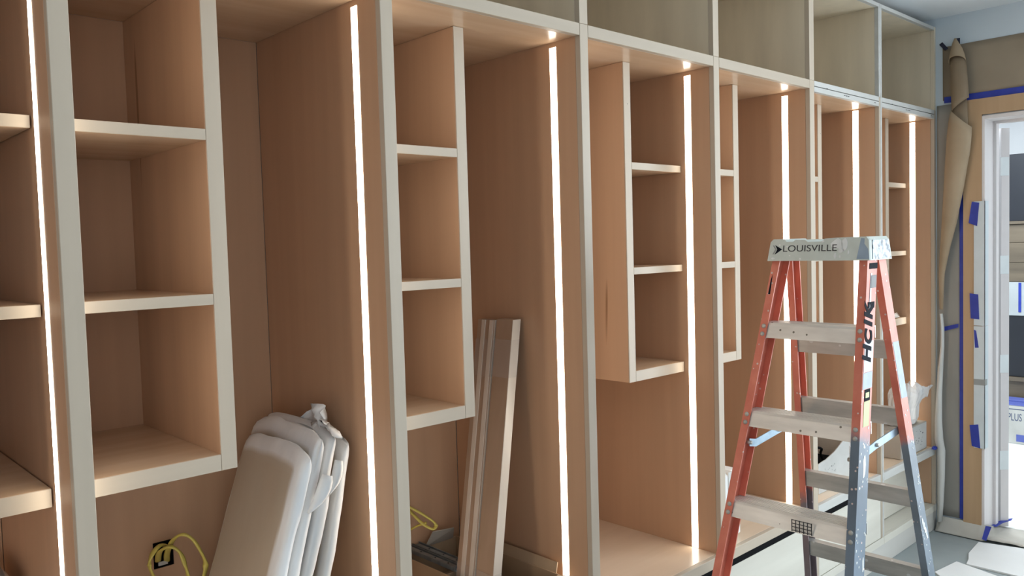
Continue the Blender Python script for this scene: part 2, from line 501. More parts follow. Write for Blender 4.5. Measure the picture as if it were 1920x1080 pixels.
# the next room beyond the doorway
FX = 7.45
struct(boxes_mesh('floor_far', [(XE, 8.2, -1.4, 2.4, -0.1, 0.0)], 'far_floor'), 'white covered floor of the room beyond the doorway')
struct(boxes_mesh('wall_far', [(8.1, 8.2, -1.4, 2.4, 0, CEIL + .1)], 'white_paint'), 'pale wall of the room beyond the doorway')
struct(boxes_mesh('wall_far_side', [(5.0, 8.1, 2.3, 2.4, 0, CEIL + .1)], 'white_paint'), 'pale side wall of the room beyond the doorway')
struct(boxes_mesh('wall_far_near', [(5.0, 8.1, -1.4, -1.3, 0, CEIL + .1)], 'white_paint'), 'pale near wall of the room beyond the doorway')
struct(boxes_mesh('ceiling_far', [(5.0, 8.2, -1.4, 2.4, CEIL + .1, CEIL + .2)], 'white_paint'), 'ceiling of the room beyond the doorway')
wu = tag(empty('wall_unit', (FX + .2, 0.2, 0)), 'wood wall unit with black recesses seen through the doorway', 'cabinet')
YA, YB = -0.85, 1.35
box('upper_recess', FX + .012, FX + .42, YA, YB, 1.735, 2.27, 'far_black', wu)
for z0, z1 in ((1.245, 1.40), (1.403, 1.56), (1.563, 1.708)):
    box('plank', FX, FX + .42, YA, YB, z0, z1, 'far_wood', wu, .002)
box('ledge', FX - .015, FX + .42, YA, YB, 1.710, 1.733, 'far_wood', wu)
box('masked_band', FX + .002, FX + .42, YA, YB, 0.972, 1.242, 'far_grey', wu)
box('lower_recess', FX + .012, FX + .42, YA, YB, 0.475, 0.970, 'far_black', wu)
box('sill', FX - .02, FX + .42, YA, YB, 0.440, 0.472, 'far_wood', wu)
box('base_panel', FX + .004, FX + .42, YA, YB, 0.012, 0.438, 'far_wood', wu)
tp = on(1912, 560, 0, FX - .003)
tag(box('masking_tape', FX - .002, FX + .0008, tp.y - .010, tp.y + .010, 1.0, 1.238, 'blue_tape', None, 0),
    'short vertical strip of blue tape on the grey band of the wall unit', 'tape')
# the paint carton on the far floor
bx = tag(empty('paint_carton', (7.26, 0.22, 0)), 'white carton printed PLUS 3 on the floor beyond the doorway', 'box')
by0, by1 = 0.02, 0.40
box('carton_body', 7.12, 7.40, by0, by1, 0.001, 0.300, 'carton_white', bx, .003)
for s in (0, 1):
    box('lid_flap', 7.118 + .142 * s, 7.258 + .142 * s, by0 - .002, by1 + .002, 0.3005, 0.305 + .012 * s, 'box_blue', bx, .002)
MT = Matrix(((0, 0, -1, 7.1195), (-1, 0, 0, on(1889, 775, 0, 7.12).y), (0, 1, 0, 0.165), (0, 0, 0, 1)))
text_mesh('carton_print', 'PLUS 3', 'box_print', bx, MT, 0.082, 0.0008, 0.56)
box('print_band', 7.1188, 7.1199, by0 + .01, by1 - .01, 0.268, 0.274, 'box_print', bx, 0)
box('print_picture', 7.1188, 7.1199, by0 + .05, by0 + .22, 0.02, 0.075, 'box_blue', bx, 0)

# ------------------------------------------------------------------ the cabinets
STL = [(-0.310, -0.273), (0.427, 0.464), (1.162, 1.199), (1.890, 1.927), (2.617, 2.653), (3.349, 3.390), (4.049, 4.083), (4.764, 4.783)]
YB_ = 0.66
ZB, ZH0, ZH1, ZT = 0.141, 2.286, 2.323, 2.77
DZ0, DZ1 = 0.423, 0.464
BY = 0.15
side = ['R', 'L', 'L', 'R', 'L', 'L', 'R']
cub = [(0.095, 0.132), (0.778, 0.816), (1.516, 1.553), (2.281, 2.318), (2.987, 3.025), (3.722, 3.760), (4.490, 4.528)]
LAB = ['maple open locker with cubbies on its right half, left of the outlet-hole locker',
       'wide maple open locker with hanging cubbies above the foam-wrapped panels and yellow cable loops',
       'maple open locker with hanging cubbies above the leaning battens and opened carton',
       'maple open locker with cubbies on its right half and an empty bare bench deck',
       'maple open locker with narrow hanging cubbies behind the left rail of the stepladder',
       'maple open locker holding the torn carton, behind the top cap of the stepladder',
       'maple open locker at the end wall with a plastic bag on its deck']
ULAB = ['raw plywood overhead cabinet above the locker left of the outlet-hole locker',
        'raw plywood overhead cabinet above the foam-wrapped panels',
        'raw plywood overhead cabinet above the leaning battens',
        'raw plywood overhead cabinet above the empty-deck locker',
        'raw plywood overhead cabinet above the locker behind the ladder left rail',
        'raw plywood overhead cabinet with white edge above the torn-carton locker',
        'raw plywood overhead cabinet with white edge touching the end wall']
e = 0.0006
def panel(cab, xl, xr, z0, z1, name, mat, edge, strips):
    """upright divider, its solid front edging, its recessed light strips"""
    p = box(name, xl, xr, 0.0205, YB_, z0, z1, mat, cab)
    box('edge_band', xl, xr, 0.0, 0.0200, z0, z1, edge, p, .0012)
    for s in strips:
        x = xl if s == 'l' else xr
        d = -1 if s == 'l' else 1
        a, b = sorted((x + d * .0002, x + d * .0008))
        ls = box('led_strip', a, b, 0.1015, 0.1295, 0.4660, 2.270, 'led', p, 0)
        ls['label'] = 'glowing white LED strip let into the panel'
    return p

for i in range(7):
    xl, xr = STL[i][1], STL[i + 1][0]
    c = tag(empty('locker_cabinet', ((xl + xr) / 2, 0.33, 0)), LAB[i], 'cabinet', 'open maple lockers in a row')
    far = i >= 4
    # dividers: each locker carries the divider on its right; the first also the one on its left
    if i == 0:
        panel(c, STL[0][0], STL[0][1], ZB, ZH1 - e, 'divider_panel', 'maple_vertical', 'maple_edge', 'r')
    a, b = STL[i + 1]
    if i == 5:       # two thin panels side by side, a seam between their pale edges
        panel(c, a, a + .0155, ZB, ZH1 - e, 'divider_panel', 'maple_vertical', 'maple_edge', 'l')
        panel(c, a + .0185, b, ZB, ZH1 - e, 'divider_panel', 'maple_vertical', 'white_edge', 'r')
    elif i == 6:
        panel(c, a, b, ZB, ZH1 - e, 'end_panel', 'maple_vertical', 'maple_edge', 'l')
    else:
        panel(c, a, b, ZB, ZH1 - e, 'divider_panel', 'maple_vertical', 'maple_edge', 'lr')
    # back
    if i == 1:       # back with the square cut for the outlet
        hx0, hx1, hz0, hz1 = 0.786, 0.842, 0.770, 0.845
        X = [xl + e, hx0, hx1, xr - e]; Z = [ZB, hz0, hz1, ZH0]
        V, Fc = [], []
        for y in (YB_ + e, YB_ + .012):
            for z in Z:
                for x in X:
                    V.append((x, y, z))
        for l in (0, 16):
            for r_ in range(3):
                for q in range(3):
                    if (r_, q) != (1, 1):
                        s = l + r_ * 4 + q
                        Fc.append((s, s + 1, s + 5, s + 4))
        ring = [5, 6, 10, 9]; outer = [0, 1, 2, 3, 7, 11, 15, 14, 13, 12, 8, 4]
        for lp in (ring, outer):
            for k in range(len(lp)):
                p0, p1 = lp[k], lp[(k + 1) % len(lp)]
                Fc.append((p0, p1, p1 + 16, p0 + 16))
        meshobj('back_panel', V, Fc, 'maple_vertical', c)
    else:
        box('back_panel', xl + e, xr - e, YB_ + e, YB_ + .012, ZB, ZH0, 'maple_vertical', c)
    # header board, with its front edging
    if far and i >= 5:
        h = box('header_board', xl + e, xr - e, 0.0205, YB_, 2.276, 2.2985, 'maple_flat', c)
        box('edge_band', xl + e, xr - e, 0.0, 0.020, 2.276, 2.2975, 'white_edge', h)
        h2 = box('header_board', xl + e, xr - e, 0.0205, YB_, 2.301, ZH1 - e, 'birch_ply', c)
        box('edge_band', xl + e, xr - e, 0.0, 0.020, 2.301, ZH1 - e, 'white_edge', h2)
        for fx in (0.18, 0.44, 0.47, 0.50, 0.93):
            sx = xl + (xr - xl) * fx
            box('screw_mark', sx - .006, sx + .006, -.0008, -.0001, 2.287 + .012 * (fx < .3), 2.2905 + .012 * (fx < .3), 'dark_grey', h, 0)
    else:
        h = box('header_board', xl + e, xr - e, 0.0205, YB_, ZH0, ZH1 - e, 'maple_flat', c)
        box('edge_band', xl + e, xr - e, 0.0, 0.020, ZH0, ZH1 - e, 'maple_edge_flat', h, .0012)
    # bench deck, drawer, rail
    dk = box('bench_deck', xl + e, xr - e, 0.0205, YB_, DZ0, DZ1, 'deck_maple', c)
    box('edge_band', xl + e, xr - e, 0.0, 0.020, DZ0, DZ1, 'white_edge' if i >= 5 else 'maple_edge_flat', dk, .002)
    y0 = 0.10 if i == 6 else 0.001
    df = box('drawer_front', xl + .003, xr - .003, y0, y0 + .019, 0.144, 0.421 if i == 6 else 0.397, 'drawer_maple', c, .0015)
    if i < 6:
        box('gap_shade', xl + .003, xr - .003, 0.003, 0.019, 0.3975, 0.4225, 'black', c, 0)  # black strip painting in the shade of the gap above the drawer
    df['label'] = 'pale drawer front below the bench deck'
    box('drawer_box', xl + .012, xr - .012, y0 + .0195, 0.60, 0.150, 0.30, 'drawer_oak', c)
    box('cabinet_bottom', xl + e, xr - e, 0.0205, YB_, 0.122, 0.1405, 'drawer_maple', c)
    box('bottom_rail', xl + e if i else STL[0][0], b - e, 0.0, 0.020, 0.104, 0.1405, 'drawer_maple', c)
    # hanging cubbies
    zc = 2.276 - e if i >= 5 else ZH0 - e
    s0, s1 = cub[i]
    cs = box('cubby_side', s0, s1, BY + .0045, YB_, 1.148, zc, 'maple_streaked', c)
    box('edge_band', s0, s1, BY, BY + .004, 1.148, zc, 'maple_edge', cs)
    if side[i] == 'L':
        qa, qb = xl + .001, s0 - e
    else:
        qa, qb = s1 + e, xr - .003
    for k, (z0, z1) in enumerate(((1.148, 1.186), (1.535, 1.560), (1.911, 1.936))):
        nm = 'cubby_bottom' if k == 0 else 'shelf'
        sh = box(nm, qa, qb, BY + .0045, YB_ - e, z0, z1, 'maple_flat', c)
        box('edge_band', qa, qb, BY, BY + .004, z0, z1, 'maple_edge_flat', sh)
    # overhead cabinet
    u = tag(empty('overhead_cabinet', ((xl + xr) / 2, 0.33, ZH1)), ULAB[i], 'cabinet', 'overhead cabinets in a row')
    ed = 'white_edge' if far and i >= 4 else 'maple_edge'
    if i == 0:
        p = box('divider_panel', STL[0][0], STL[0][1], 0.0205, YB_, ZH1, ZT, 'birch_ply', u)
        box('edge_band', STL[0][0], STL[0][1], 0.0, 0.020, ZH1, ZT, ed, p)
    if i == 5:
        for aa, bb, m_ in ((a, a + .0155, 'white_edge'), (a + .0185, b, 'white_edge')):
            p = box('divider_panel', aa, bb, 0.0205, YB_, ZH1, ZT, 'birch_ply', u)
            box('edge_band', aa, bb, 0.0, 0.020, ZH1, ZT, m_, p)
    else:
        p = box('end_panel' if i == 6 else 'divider_panel', a, b, 0.0205, YB_, ZH1, ZT, 'birch_ply', u)
        box('edge_band', a, b, 0.0, 0.020, ZH1, ZT, 'maple_edge' if i < 4 else 'birch_ply' if i == 6 else 'maple_edge', p)
    box('back_panel', xl + e, xr - e, YB_ + e, YB_ + .012, ZH1, ZT, 'birch_ply', u)
    tb = box('top_board', xl + e, xr - e, 0.0205, YB_, ZT - .018, ZT, 'birch_ply', u)
    box('edge_band', xl + e, xr - e, 0.0, 0.020, ZT - .018, ZT, 'white_edge', tb)

tag(box('plinth', STL[0][0], 4.783, 0.002, 0.022, 0.001, 0.1035, 'plinth_ply', None, .001),
    'long pale plywood plinth under the row of cabinets', 'plinth')

# ------------------------------------------------------------------ stepladder
LX, LY = 2.442, -0.51
def W(lx, ly, z): return Vector((LX - ly, LY - lx, z))
ZC = 1.579
lad = tag(empty('stepladder', (LX, LY, 0)), 'orange fibreglass stepladder splashed with grey and blue paint', 'ladder')
def fr(z):
    t = (ZC - z) / ZC
    return 0.151 + 0.110 * t, 0.064 + 0.442 * t
def rr(z):
    t = (ZC - z) / ZC
    return 0.149 + 0.097 * t, -(0.067 + 0.332 * t)
def channel(name, fn, s, front, depth, flange, th, mat, ztop, zbot):
    secs = []
    for z in (zbot, ztop):
        wv, ly = fn(z)
        # a: from the outer face inward, b: from the front face rearward
        base = 0.0 if front else depth
        pr = [(0, 0), (flange, 0), (flange, th), (th, th), (th, depth - th), (flange, depth - th), (flange, depth), (0, depth)]
        secs.append([W(s * (wv - a), ly + base - b, z) for a, b in pr])
    return prism(name, secs[0], secs[1], mat, lad)
FRW = {}
for s, nm in ((-1, 'L'), (1, 'R')):
    FRW[nm, 'f'] = channel('front_rail', fr, s, True, 0.067, 0.025, 0.004, 'rail_right_front' if s > 0 else 'rail_orange', 1.60, 0.012)
    FRW[nm, 'r'] = channel('rear_rail', rr, s, False, 0.050, 0.022, 0.004, 'rail_right_rear' if s > 0 else 'rail_left_rear', 1.60, 0.012)
    for fn, base, dep in ((fr, 0, 0.067), (rr, 0.05, 0.05)):
        wv, ly = fn(0.0)
        yy = sorted((LY - s * (wv + .003), LY - s * (wv - .032)))
        box('rubber_foot', LX - (ly + base) - .004, LX - (ly + base) + dep + .004, yy[0], yy[1], 0.0005, 0.026, 'rubber', lad, .003)
# steps: folded aluminium treads between the front rails
for k in range(5):
    zl = 1.340 - 0.270 * k
    zt = zl + 0.046
    w0, l0 = fr(zl); w1, l1 = fr(zt)
    hw = w1 - 0.0055
    f0, f1 = l0 - .0045, l1 - .0045
    prof = [(f0, zl), (f1 + .000, zt - .006), (f1 - .004, zt), (f1 - .082, zt), (f1 - .082, zl + .010), (f1 - .079, zl + .010),
            (f1 - .079, zt - .003), (f1 - .006, zt - .003), (f0 - .003, zl)]
    st = prism('step', [W(-hw, a, z) for a, z in prof], [W(hw, a, z) for a, z in prof], 'aluminium', lad)
    for g in range(6):        # ribs along the tread
        y = f1 - .012 - g * .012
        boxes_mesh('tread_rib', [(LX - y - .002, LX - y + .002, LY - hw, LY + hw, zt, zt + .0016)], 'aluminium', st)
    for s in (-1, 1):
        for dz in (-.010, .014):
            zz = zl + .022 + dz
            wv, ly = fr(zz)
            ctr = W(s * (wv - .013), ly, zz)
            V = [ctr + Vector((-.0035, 0, 0))] ; Fc = []
            for ring, (rad, off) in enumerate(((.0075, .0), (.0065, -.0025), (.0035, -.0035))):
                for q in range(10):
                    g = 2 * math.pi * q / 10
                    V.append(ctr + Vector((off - .0002, rad * math.cos(g), rad * math.sin(g))))
            for ring in range(2):
                for q in range(10):
                    a0 = 1 + ring * 10 + q; a1 = 1 + ring * 10 + (q + 1) % 10
                    Fc.append((a0, a1, a1 + 10, a0 + 10))
            for q in range(10):
                Fc.append((0, 21 + q, 21 + (q + 1) % 10))
            meshobj('rivet', V, Fc, 'aluminium_dull', st, True)
# rear horizontal braces
for zl in (1.272, 1.058, 0.792, 0.528, 0.262):
    zt = zl + 0.056
    w0, l0 = rr(zl); w1, l1 = rr(zt)
    hw = w1 - .0055
    a0, a1 = l0 + .020, l1 + .020
    prof = [(a0 + .024, zl), (a1 + .024, zt), (a1 - .006, zt), (a1 - .006, zt - .003), (a1 + .020, zt - .003), (a0 + .020, zl + .003), (a0 - .006, zl + .003), (a0 - .006, zl)]
    prism('rear_brace', [W(-hw, a, z) for a, z in prof], [W(hw, a, z) for a, z in prof], 'aluminium_dull', lad)
# folding spreaders
for s in (-1, 1):
    wf, lf = fr(1.02); wr, lr = rr(1.035)
    wf -= .030; wr -= .028
    pts = [(wf, lf - .018, 1.020), (wf, lf - .055, 1.012), (wf * .5 + wr * .5, (lf + lr) / 2 + .01, 1.030), (wr, lr + .060, 1.042), (wr, lr + .022, 1.046)]
    for j in range(4):
        (wa, la, za), (wb, lb, zb) = pts[j], pts[j + 1]
        q = [W(s * (wa - .0016), la, za - .012), W(s * (wa + .0016), la, za - .012), W(s * (wa + .0016), la, za + .012), W(s * (wa - .0016), la, za + .012),
             W(s * (wb - .0016), lb, zb - .012), W(s * (wb + .0016), lb, zb - .012), W(s * (wb + .0016), lb, zb + .012), W(s * (wb - .0016), lb, zb + .012)]
        hexa('spreader_bar', q, 'spreader_blue', lad)
    for (wa, la, za) in (pts[0], pts[2], pts[4]):
        c0 = W(s * wa, la, za)
        tube('spreader_pin', [c0 + Vector((0, -.008, 0)), c0 + Vector((0, .008, 0))], .006, .006, 'aluminium_dull', lad)
# moulded top cap
CB, CTP = 1.579, 1.650
def capfront(z): return 0.079 - 0.010 * (z - CB) / (CTP - CB)
sil = [(-.163, CB), (.165, CB), (.160, CTP - .012), (.152, CTP - .002), (.135, CTP - .002), (.06, CTP - .003), (.025, CTP - .005), (.016, CTP - .013),
       (-.028, CTP - .014), (-.040, CTP - .007), (-.070, CTP - .006), (-.078, CTP - .012), (-.100, CTP - .012), (-.108, CTP - .003), (-.145, CTP - .003), (-.155, CTP - .012)]
ring = []
for dl, ks in ((1.0, .985), (.90, 1.0), (-.90, 1.0), (-1.0, .985)):
    row = []
    for lx, z in sil:
        d = capfront(z)
        row.append(W(lx * ks, d * dl, z))
    ring.append(row)
n = len(sil)
V = [p for row in ring for p in row]
Fc = [list(range(n)), [3 * n + k for k in range(n)][::-1]]
for rI in range(3):
    for k in range(n):
        Fc.append((rI * n + k, rI * n + (k + 1) % n, (rI + 1) * n + (k + 1) % n, (rI + 1) * n + k))
cap = meshobj('top_cap', V, Fc, 'cap_plastic', lad)
# paint daubed on the cap's end and front
def capquad(name, lx0, lx1, z0, z1, mat, lift=.0008):
    P = []
    for lx, z in ((lx0, z0), (lx1, z0), (lx1, z1), (lx0, z1)):
        P.append((lx, z))
    f_ = [W(lx, capfront(z) + lift, z) for lx, z in P]
    b_ = [W(lx, capfront(z) - .0005, z) for lx, z in P]
    return hexa(name, f_ + b_, mat, cap)
def daub(lx, z, ra, rb, seed):
    P = []
    for q in range(12):
        g = 2 * math.pi * q / 12
        k = 1 + .55 * noise.noise(Vector((math.cos(g) * 1.7 + seed, math.sin(g) * 1.7, seed * 2.3)))
        P.append((lx + ra * k * math.cos(g), min(max(z + rb * k * math.sin(g), CB + .003), CTP - .004)))
    prism('paint_daub', [W(a, capfront(b) + .0009, b) for a, b in P], [W(a, capfront(b) - .0006, b) for a, b in P], 'paint_white', cap)
for kk, (lx, z, ra, rb) in enumerate(((.066, .050, .020, .014), (.088, .046, .010, .018), (.078, .030, .010, .006), (.060, .014, .004, .008), (.075, .012, .003, .005),
                                      (-.095, .044, .003, .003), (-.085, .016, .003, .002), (-.142, .008, .006, .003), (-.050, .006, .003, .003), (.100, .024, .002, .007), (.020, .058, .004, .003))):
    daub(lx, CB + z, ra, rb, kk * 1.7)
ends = [W(.1652, capfront(CB) * .80, CB + .003), W(.1652, -capfront(CB) * .80, CB + .003), W(.1608, -capfront(CTP) * .8, CTP - .012), W(.1608, capfront(CTP) * .8, CTP - .012)]
hexa('paint_coat', [p + Vector((0, -.0016, 0)) for p in ends] + [p + Vector((0, .002, 0)) for p in ends], 'paint_blue_white', cap)
corner = [W(.125, capfront(CB) + .0006, CB + .004), W(.1620, capfront(CB) * .99 + .0006, CB + .004), W(.152, capfront(CTP - .006) * .99 + .0006, CTP - .008), W(.135, capfront(CTP - .006) + .0006, CTP - .006)]
hexa('paint_coat', corner + [p + Vector((.003, 0, 0)) for p in corner], 'paint_pale_blue', cap)
# raised lettering and arrow mark on the cap front
tilt = math.atan2(.010, CTP - CB)
def capM(lx, z):
    p = W(lx, capfront(z) + .0002, z)
    xa = Vector((0, -1, 0)); ya = Vector((math.sin(tilt), 0, math.cos(tilt))); za = xa.cross(ya)
    m = Matrix((xa, ya, za)).transposed().to_4x4(); m.translation = p
    return m
text_mesh('cap_lettering', 'LOUISVILLE', 'dark_grey', cap, capM(-.111, CB + .023), 0.0285, 0.0007, 1.22)
def arrow(pts, mat):
    m = capM(-.140, CB + .020)
    f_ = [m @ Vector((x, y, .0010)) for x, y in pts]; b_ = [m @ Vector((x, y, -.0006)) for x, y in pts]
    return prism('arrow_mark', f_, b_, mat, cap)
arrow([(.004, .030), (.028, .016), (.004, 0), (.012, .016)], 'marker_black')
arrow([(-.004, .029), (.000, .029), (.009, .016), (.000, .001), (-.004, .001), (.005, .016)], 'grey_tape')
# stickers, marker lettering and paint on the outer face of the right front rail
def web(name, t0, t1, z0, z1, mat, fn=fr, depth=.067, base=0.0, lift=.0008, s=1, par=None):
    q = []
    for lf_ in (lift, -.0004):
        for t, z in ((t0, z0), (t1, z0), (t1, z1), (t0, z1)):
            wv, ly = fn(z)
            q.append(W(s * (wv + lf_), ly + base - depth * t, z))
    return hexa(name, q, mat, par)
fR = FRW['R', 'f']; rR = FRW['R', 'r']; fL = FRW['L', 'f']
def zr(v):  # height on the right front rail at photo row v
    z = 1.1
    for _ in range(40):
        wv, ly = fr(z); P = W(wv, ly - .03, z) - CAM
        vv = 540 - F_PX * P.dot(UP) / P.dot(FW)
        z += (vv - v) / 690.0
    return z
web('sticker', .08, .92, zr(697), zr(640), 'sticker_white', par=fR)
web('paint_patch', .05, .95, zr(729), zr(698), 'paint_pale_blue', par=fR)
web('warning_sticker', .25, .80, zr(752), zr(730), 'marker_black', par=fR)
web('warning_sticker', .35, .70, zr(746), zr(736), 'sticker_yellow', par=fR, lift=.0014)
web('warning_sticker', .25, .80, zr(800), zr(752.5), 'sticker_yellow', par=fR)
def marks(chs):
    for ch, v, size in chs:
        z = zr(v)
        wv, ly = fr(z); wv2, ly2 = fr(z + .1)
        xa = (W(wv2, ly2, z + .1) - W(wv, ly, z)).normalized()      # writing runs up the rail
        ya = Vector((-1, 0, 0)); ya = (ya - xa * ya.dot(xa)).normalized()
        za = xa.cross(ya)
        m = Matrix((xa, ya, za)).transposed().to_4x4()
        m.translation = W(wv, ly - .060, z) + Vector((0, -.0010, 0))
        text_mesh('marker_letter', ch, 'marker_black', fR, m, size, .0005, 0.95, .0032)
marks((('H', 684, .072), ('C', 650, .062), ('I', 617, .072), ('K', 603, .072)))
for v0, v1, t0, t1, m_ in ((578, 566, .2, .85, 'marker_black'), (540, 516, .35, .95, 'dark_grey'), (504, 493, .2, 1.0, 'marker_black'), (590, 512, .34, .48, 'sticker_white')):
    web('smear', t0, t1, zr(v0), zr(v1), m_, par=fR, lift=.0012)
def blob(t, z, ra, rb, seed, fn, depth, base, par, mat='paint_white', lift=.0008):
    sec = [[], []]
    for q in range(9):
        g = 2 * math.pi * q / 9
        k = 1 + .6 * noise.noise(Vector((math.cos(g) * 1.8 + seed, math.sin(g) * 1.8, seed * 1.7)))
        tt = min(max(t + ra * k * math.cos(g), .01), .99); zz = z + rb * k * math.sin(g)
        wv, ly = fn(zz)
        for side_, lf_ in ((0, lift), (1, -.0004)):
            sec[side_].append(W(wv + lf_, ly + base - depth * tt, zz))
    prism('paint_splash', sec[0], sec[1], mat, par)
for kk in range(70):
    big = kk % 9 == 0
    blob(random.uniform(.05, .95), random.uniform(.15, 1.12), random.uniform(.06, .14) if big else random.uniform(.02, .055), random.uniform(.015, .035) if big else random.uniform(.0015, .005),
         kk * 1.3, fr, .067, 0.0, fR, lift=random.uniform(.0004, .0009))
# rear right rail: pale blue patch, splashes
def zr2(v):
    z = 1.1
    for _ in range(40):
        wv, ly = rr(z); P = W(wv, ly + .02, z) - CAM
        vv = 540 - F_PX * P.dot(UP) / P.dot(FW)
        z += (vv - v) / 600.0
    return z
web('paint_patch', .10, .97, zr2(745), zr2(640), 'paint_pale_blue', rr, .050, .050, par=rR)
for kk in range(34):
    blob(random.uniform(.08, .92), random.uniform(.45, 1.12), random.uniform(.03, .07), random.uniform(.0015, .0045), kk * 2.1 + 5, rr, .050, .050, rR)
for kk, v in enumerate((978, 986, 994, 1003)):
    blob(.35 + .1 * kk, zr2(v), .14, .014, kk * 3.3 + 1, rr, .050, .050, rR, lift=.0012)
# black sticker on the left front rail
q = []
for off in (.0008, -.0004):
    for t, z in ((.45, 1.475), (.72, 1.475), (.72, 1.520), (.60, 1.535)):
        wv, ly = fr(z)
        q.append(W(-(wv - .025 + .025 * t), ly + off, z))
hexa('sticker', q, 'marker_black', fL)
# wire mesh pattern plate on the third step
w3, l3 = fr(.80)
for a in range(6):
    boxes_mesh('grid_mark', [(LX - l3 + .0012, LX - l3 + .0036, LY - .080 + a * .012 - .001, LY - .080 + a * .012 + .001, .803, .838)], 'dark_grey', lad)
for a in range(4):
    boxes_mesh('grid_mark', [(LX - l3 + .0012, LX - l3 + .0036, LY - .081, LY - .019, .806 + a * .010, .8075 + a * .010)], 'dark_grey', lad)

# ------------------------------------------------------------------ foam-wrapped panels leaning in the second locker
def slab(name, tf, bf, width, thick, label, seed, group='foam-wrapped panels leaning in the locker', boardy=1.0, wav=.0055):
    """soft wrapped board: tf / bf = top and bottom front corners of its room-side face (x,y,z)"""
    tf, bf = Vector(tf), Vector(bf)
    upv = tf - bf; H = upv.length; upv.normalize()
    dep = Vector((0.0, 1, 0)); dep = (dep - upv * dep.dot(upv)).normalized()
    nrm = dep.cross(upv).normalized()
    if nrm.x < 0: nrm = -nrm                     # towards the locker's side panel
    nu, nv = 26, 40
    V, Fc, colr = [], [], []
    R = thick * .48
    # closed rounded tube around the board: section in (dep, nrm), swept along upv, closed at both ends
    sec = []
    m = 40
    for k in range(m + 1): sec.append((R + (width - 2 * R) * k / m, 0, 0))
    for k in range(1, 6):
        g = math.pi * k / 6; sec.append((width - R + R * math.sin(g), thick / 2 - thick / 2 * math.cos(g), 1))
    for k in range(m + 1): sec.append((width - R - (width - 2 * R) * k / m, thick, 0))
    for k in range(1, 6):
        g = math.pi * k / 6; sec.append((R - R * math.sin(g), thick / 2 + thick / 2 * math.cos(g), 1))
    ns = len(sec)
    for j in range(nv + 1):
        t = j / nv
        h = t * H
        shrink = 1.0
        hh = H - h
        if hh < .045: shrink = math.sqrt(max(0.02, 1 - ((.045 - hh) / .045) ** 2)) * .85 + .15
        for a, b, ed in sec:
            # top edge drops towards the back corner
            p = bf + upv * h + dep * a + nrm * (thick / 2 + (b - thick / 2) * shrink)
            nz_ = noise.noise(Vector((a * 9 + seed * 7, h * 5, seed * 3.1 + b * 14)))
            nz2 = noise.noise(Vector((a * 30 + seed, h * 14, seed + b * 30)))
            amp = wav * (1.0 if ed else .7)
            p = p + (-nrm if b < thick / 2 else nrm) * (amp * nz_ + amp * .35 * nz2)
            if ed and a < width / 2: p = p - dep * (amp * 1.6 * nz_ + amp * .7 * nz2)
            p = p - upv * (.024 * abs(2 * a / width - 1) ** 4 * max(0, (h - H + .20) / .20))
            if j > nv - 5: p = p + upv * (.012 * noise.noise(Vector((a * 10 + seed * 5, seed, b * 20)))) 
            V.append(p)
            inner = min(a - .034 - .010 * noise.noise(Vector((h * 6, seed, 0))), width - a - .008) / .008
            ins = max(0, min(1, inner)) * max(0, min(1, (H - h - .040) / .014)) * (0 if ed else 1)
            colr.append(ins * boardy)
    for j in range(nv):
        for k in range(ns):
            Fc.append((j * ns + k, j * ns + (k + 1) % ns, (j + 1) * ns + (k + 1) % ns, (j + 1) * ns + k))
    Fc += [tuple(range(ns))[::-1], tuple(nv * ns + k for k in range(ns))]
    root = tag(empty(name, (bf.x, bf.y, bf.z)), label, 'package', group)
    o = meshobj('foam_wrap', V, Fc, 'foam_wrap', root, True)
    ca = o.data.color_attributes.new('board', 'FLOAT_COLOR', 'POINT')
    for i_, cc in enumerate(colr):
        ca.data[i_].color = (cc, cc, cc, 1)
    # tape bands that gather the wrap
    for hb in (.30, .52):
        if hb < H - .1:
            q = []
            for o_ in (0, .022):
                pass
    return root, upv, dep, nrm
ZD = DZ1 + .001
ZS = ZD + .019
SL = [((0.990, .135, 1.158), (0.772, .150, ZS), .345, .034, 'front foam-wrapped panel with a beige board showing through, outermost of the leaning stack', 1),
      ((1.036, .150, 1.190), (0.838, .165, ZS), .37, .033, 'foam-wrapped panel with a rounded white top, second in from the outermost of the leaning stack', 2),
      ((1.080, .165, 1.192), (0.902, .180, ZS), .38, .030, 'foam-wrapped panel with a twisted foam tuft at its top, third in the leaning stack', 3),
      ((1.126, .175, 1.158), (0.978, .185, ZS), .38, .022, 'flat grey-shaded foam-wrapped panel resting on the locker side, innermost of the leaning stack', 4)]
roots = []
for tf, bf, wd, th, lb, sd in SL:
    r_ = slab('foam_package', tf, bf, wd, th, lb, sd)
    roots.append(r_)
# the twisted tuft of foam on the third panel, and folded wrap flaps on the second
def flap(rt, pts, name='foam_tuft'):
    g = []
    for row in pts:
        g.append([Vector(p) for p in row])
    o = sheet(name, g, 'foam_plain', .003, rt)
    return o
noise_mat('foam_plain', (0.66, 0.66, 0.66), (0.78, 0.78, 0.77), (14, 14, 5), 1.0, 5, 0.5, 0.2)
def tuft(rt, base, tip, w0, w1, seed):
    base, tip = Vector(base), Vector(tip)
    g = []
    for i in range(9):
        t = i / 8
        row = []
        for j in range(9):
            s = j / 8 * 2 * math.pi * .92
            rad = w0 + (w1 - w0) * t
            p = base.lerp(tip, t) + Vector((.45 * rad * math.cos(s), rad * math.sin(s), .3 * rad * math.cos(s * 2)))
            p += Vector((0, 0, .008 * math.sin(s * 3 + seed + t * 4)))
            row.append(p)
        g.append(row)
    return flap(rt, g)
def ptuft(rt, rows, xs_, seed):
    g = []
    for i, row in enumerate(rows):
        P = [on(u, v, 0, xs_[i]) for u, v in row]
        line = smooth_path(P, 4)
        for j, p in enumerate(line):
            p.x += .014 * math.sin(j * .9 + seed + i * 1.3)
        g.append(line)
    return flap(rt, g)
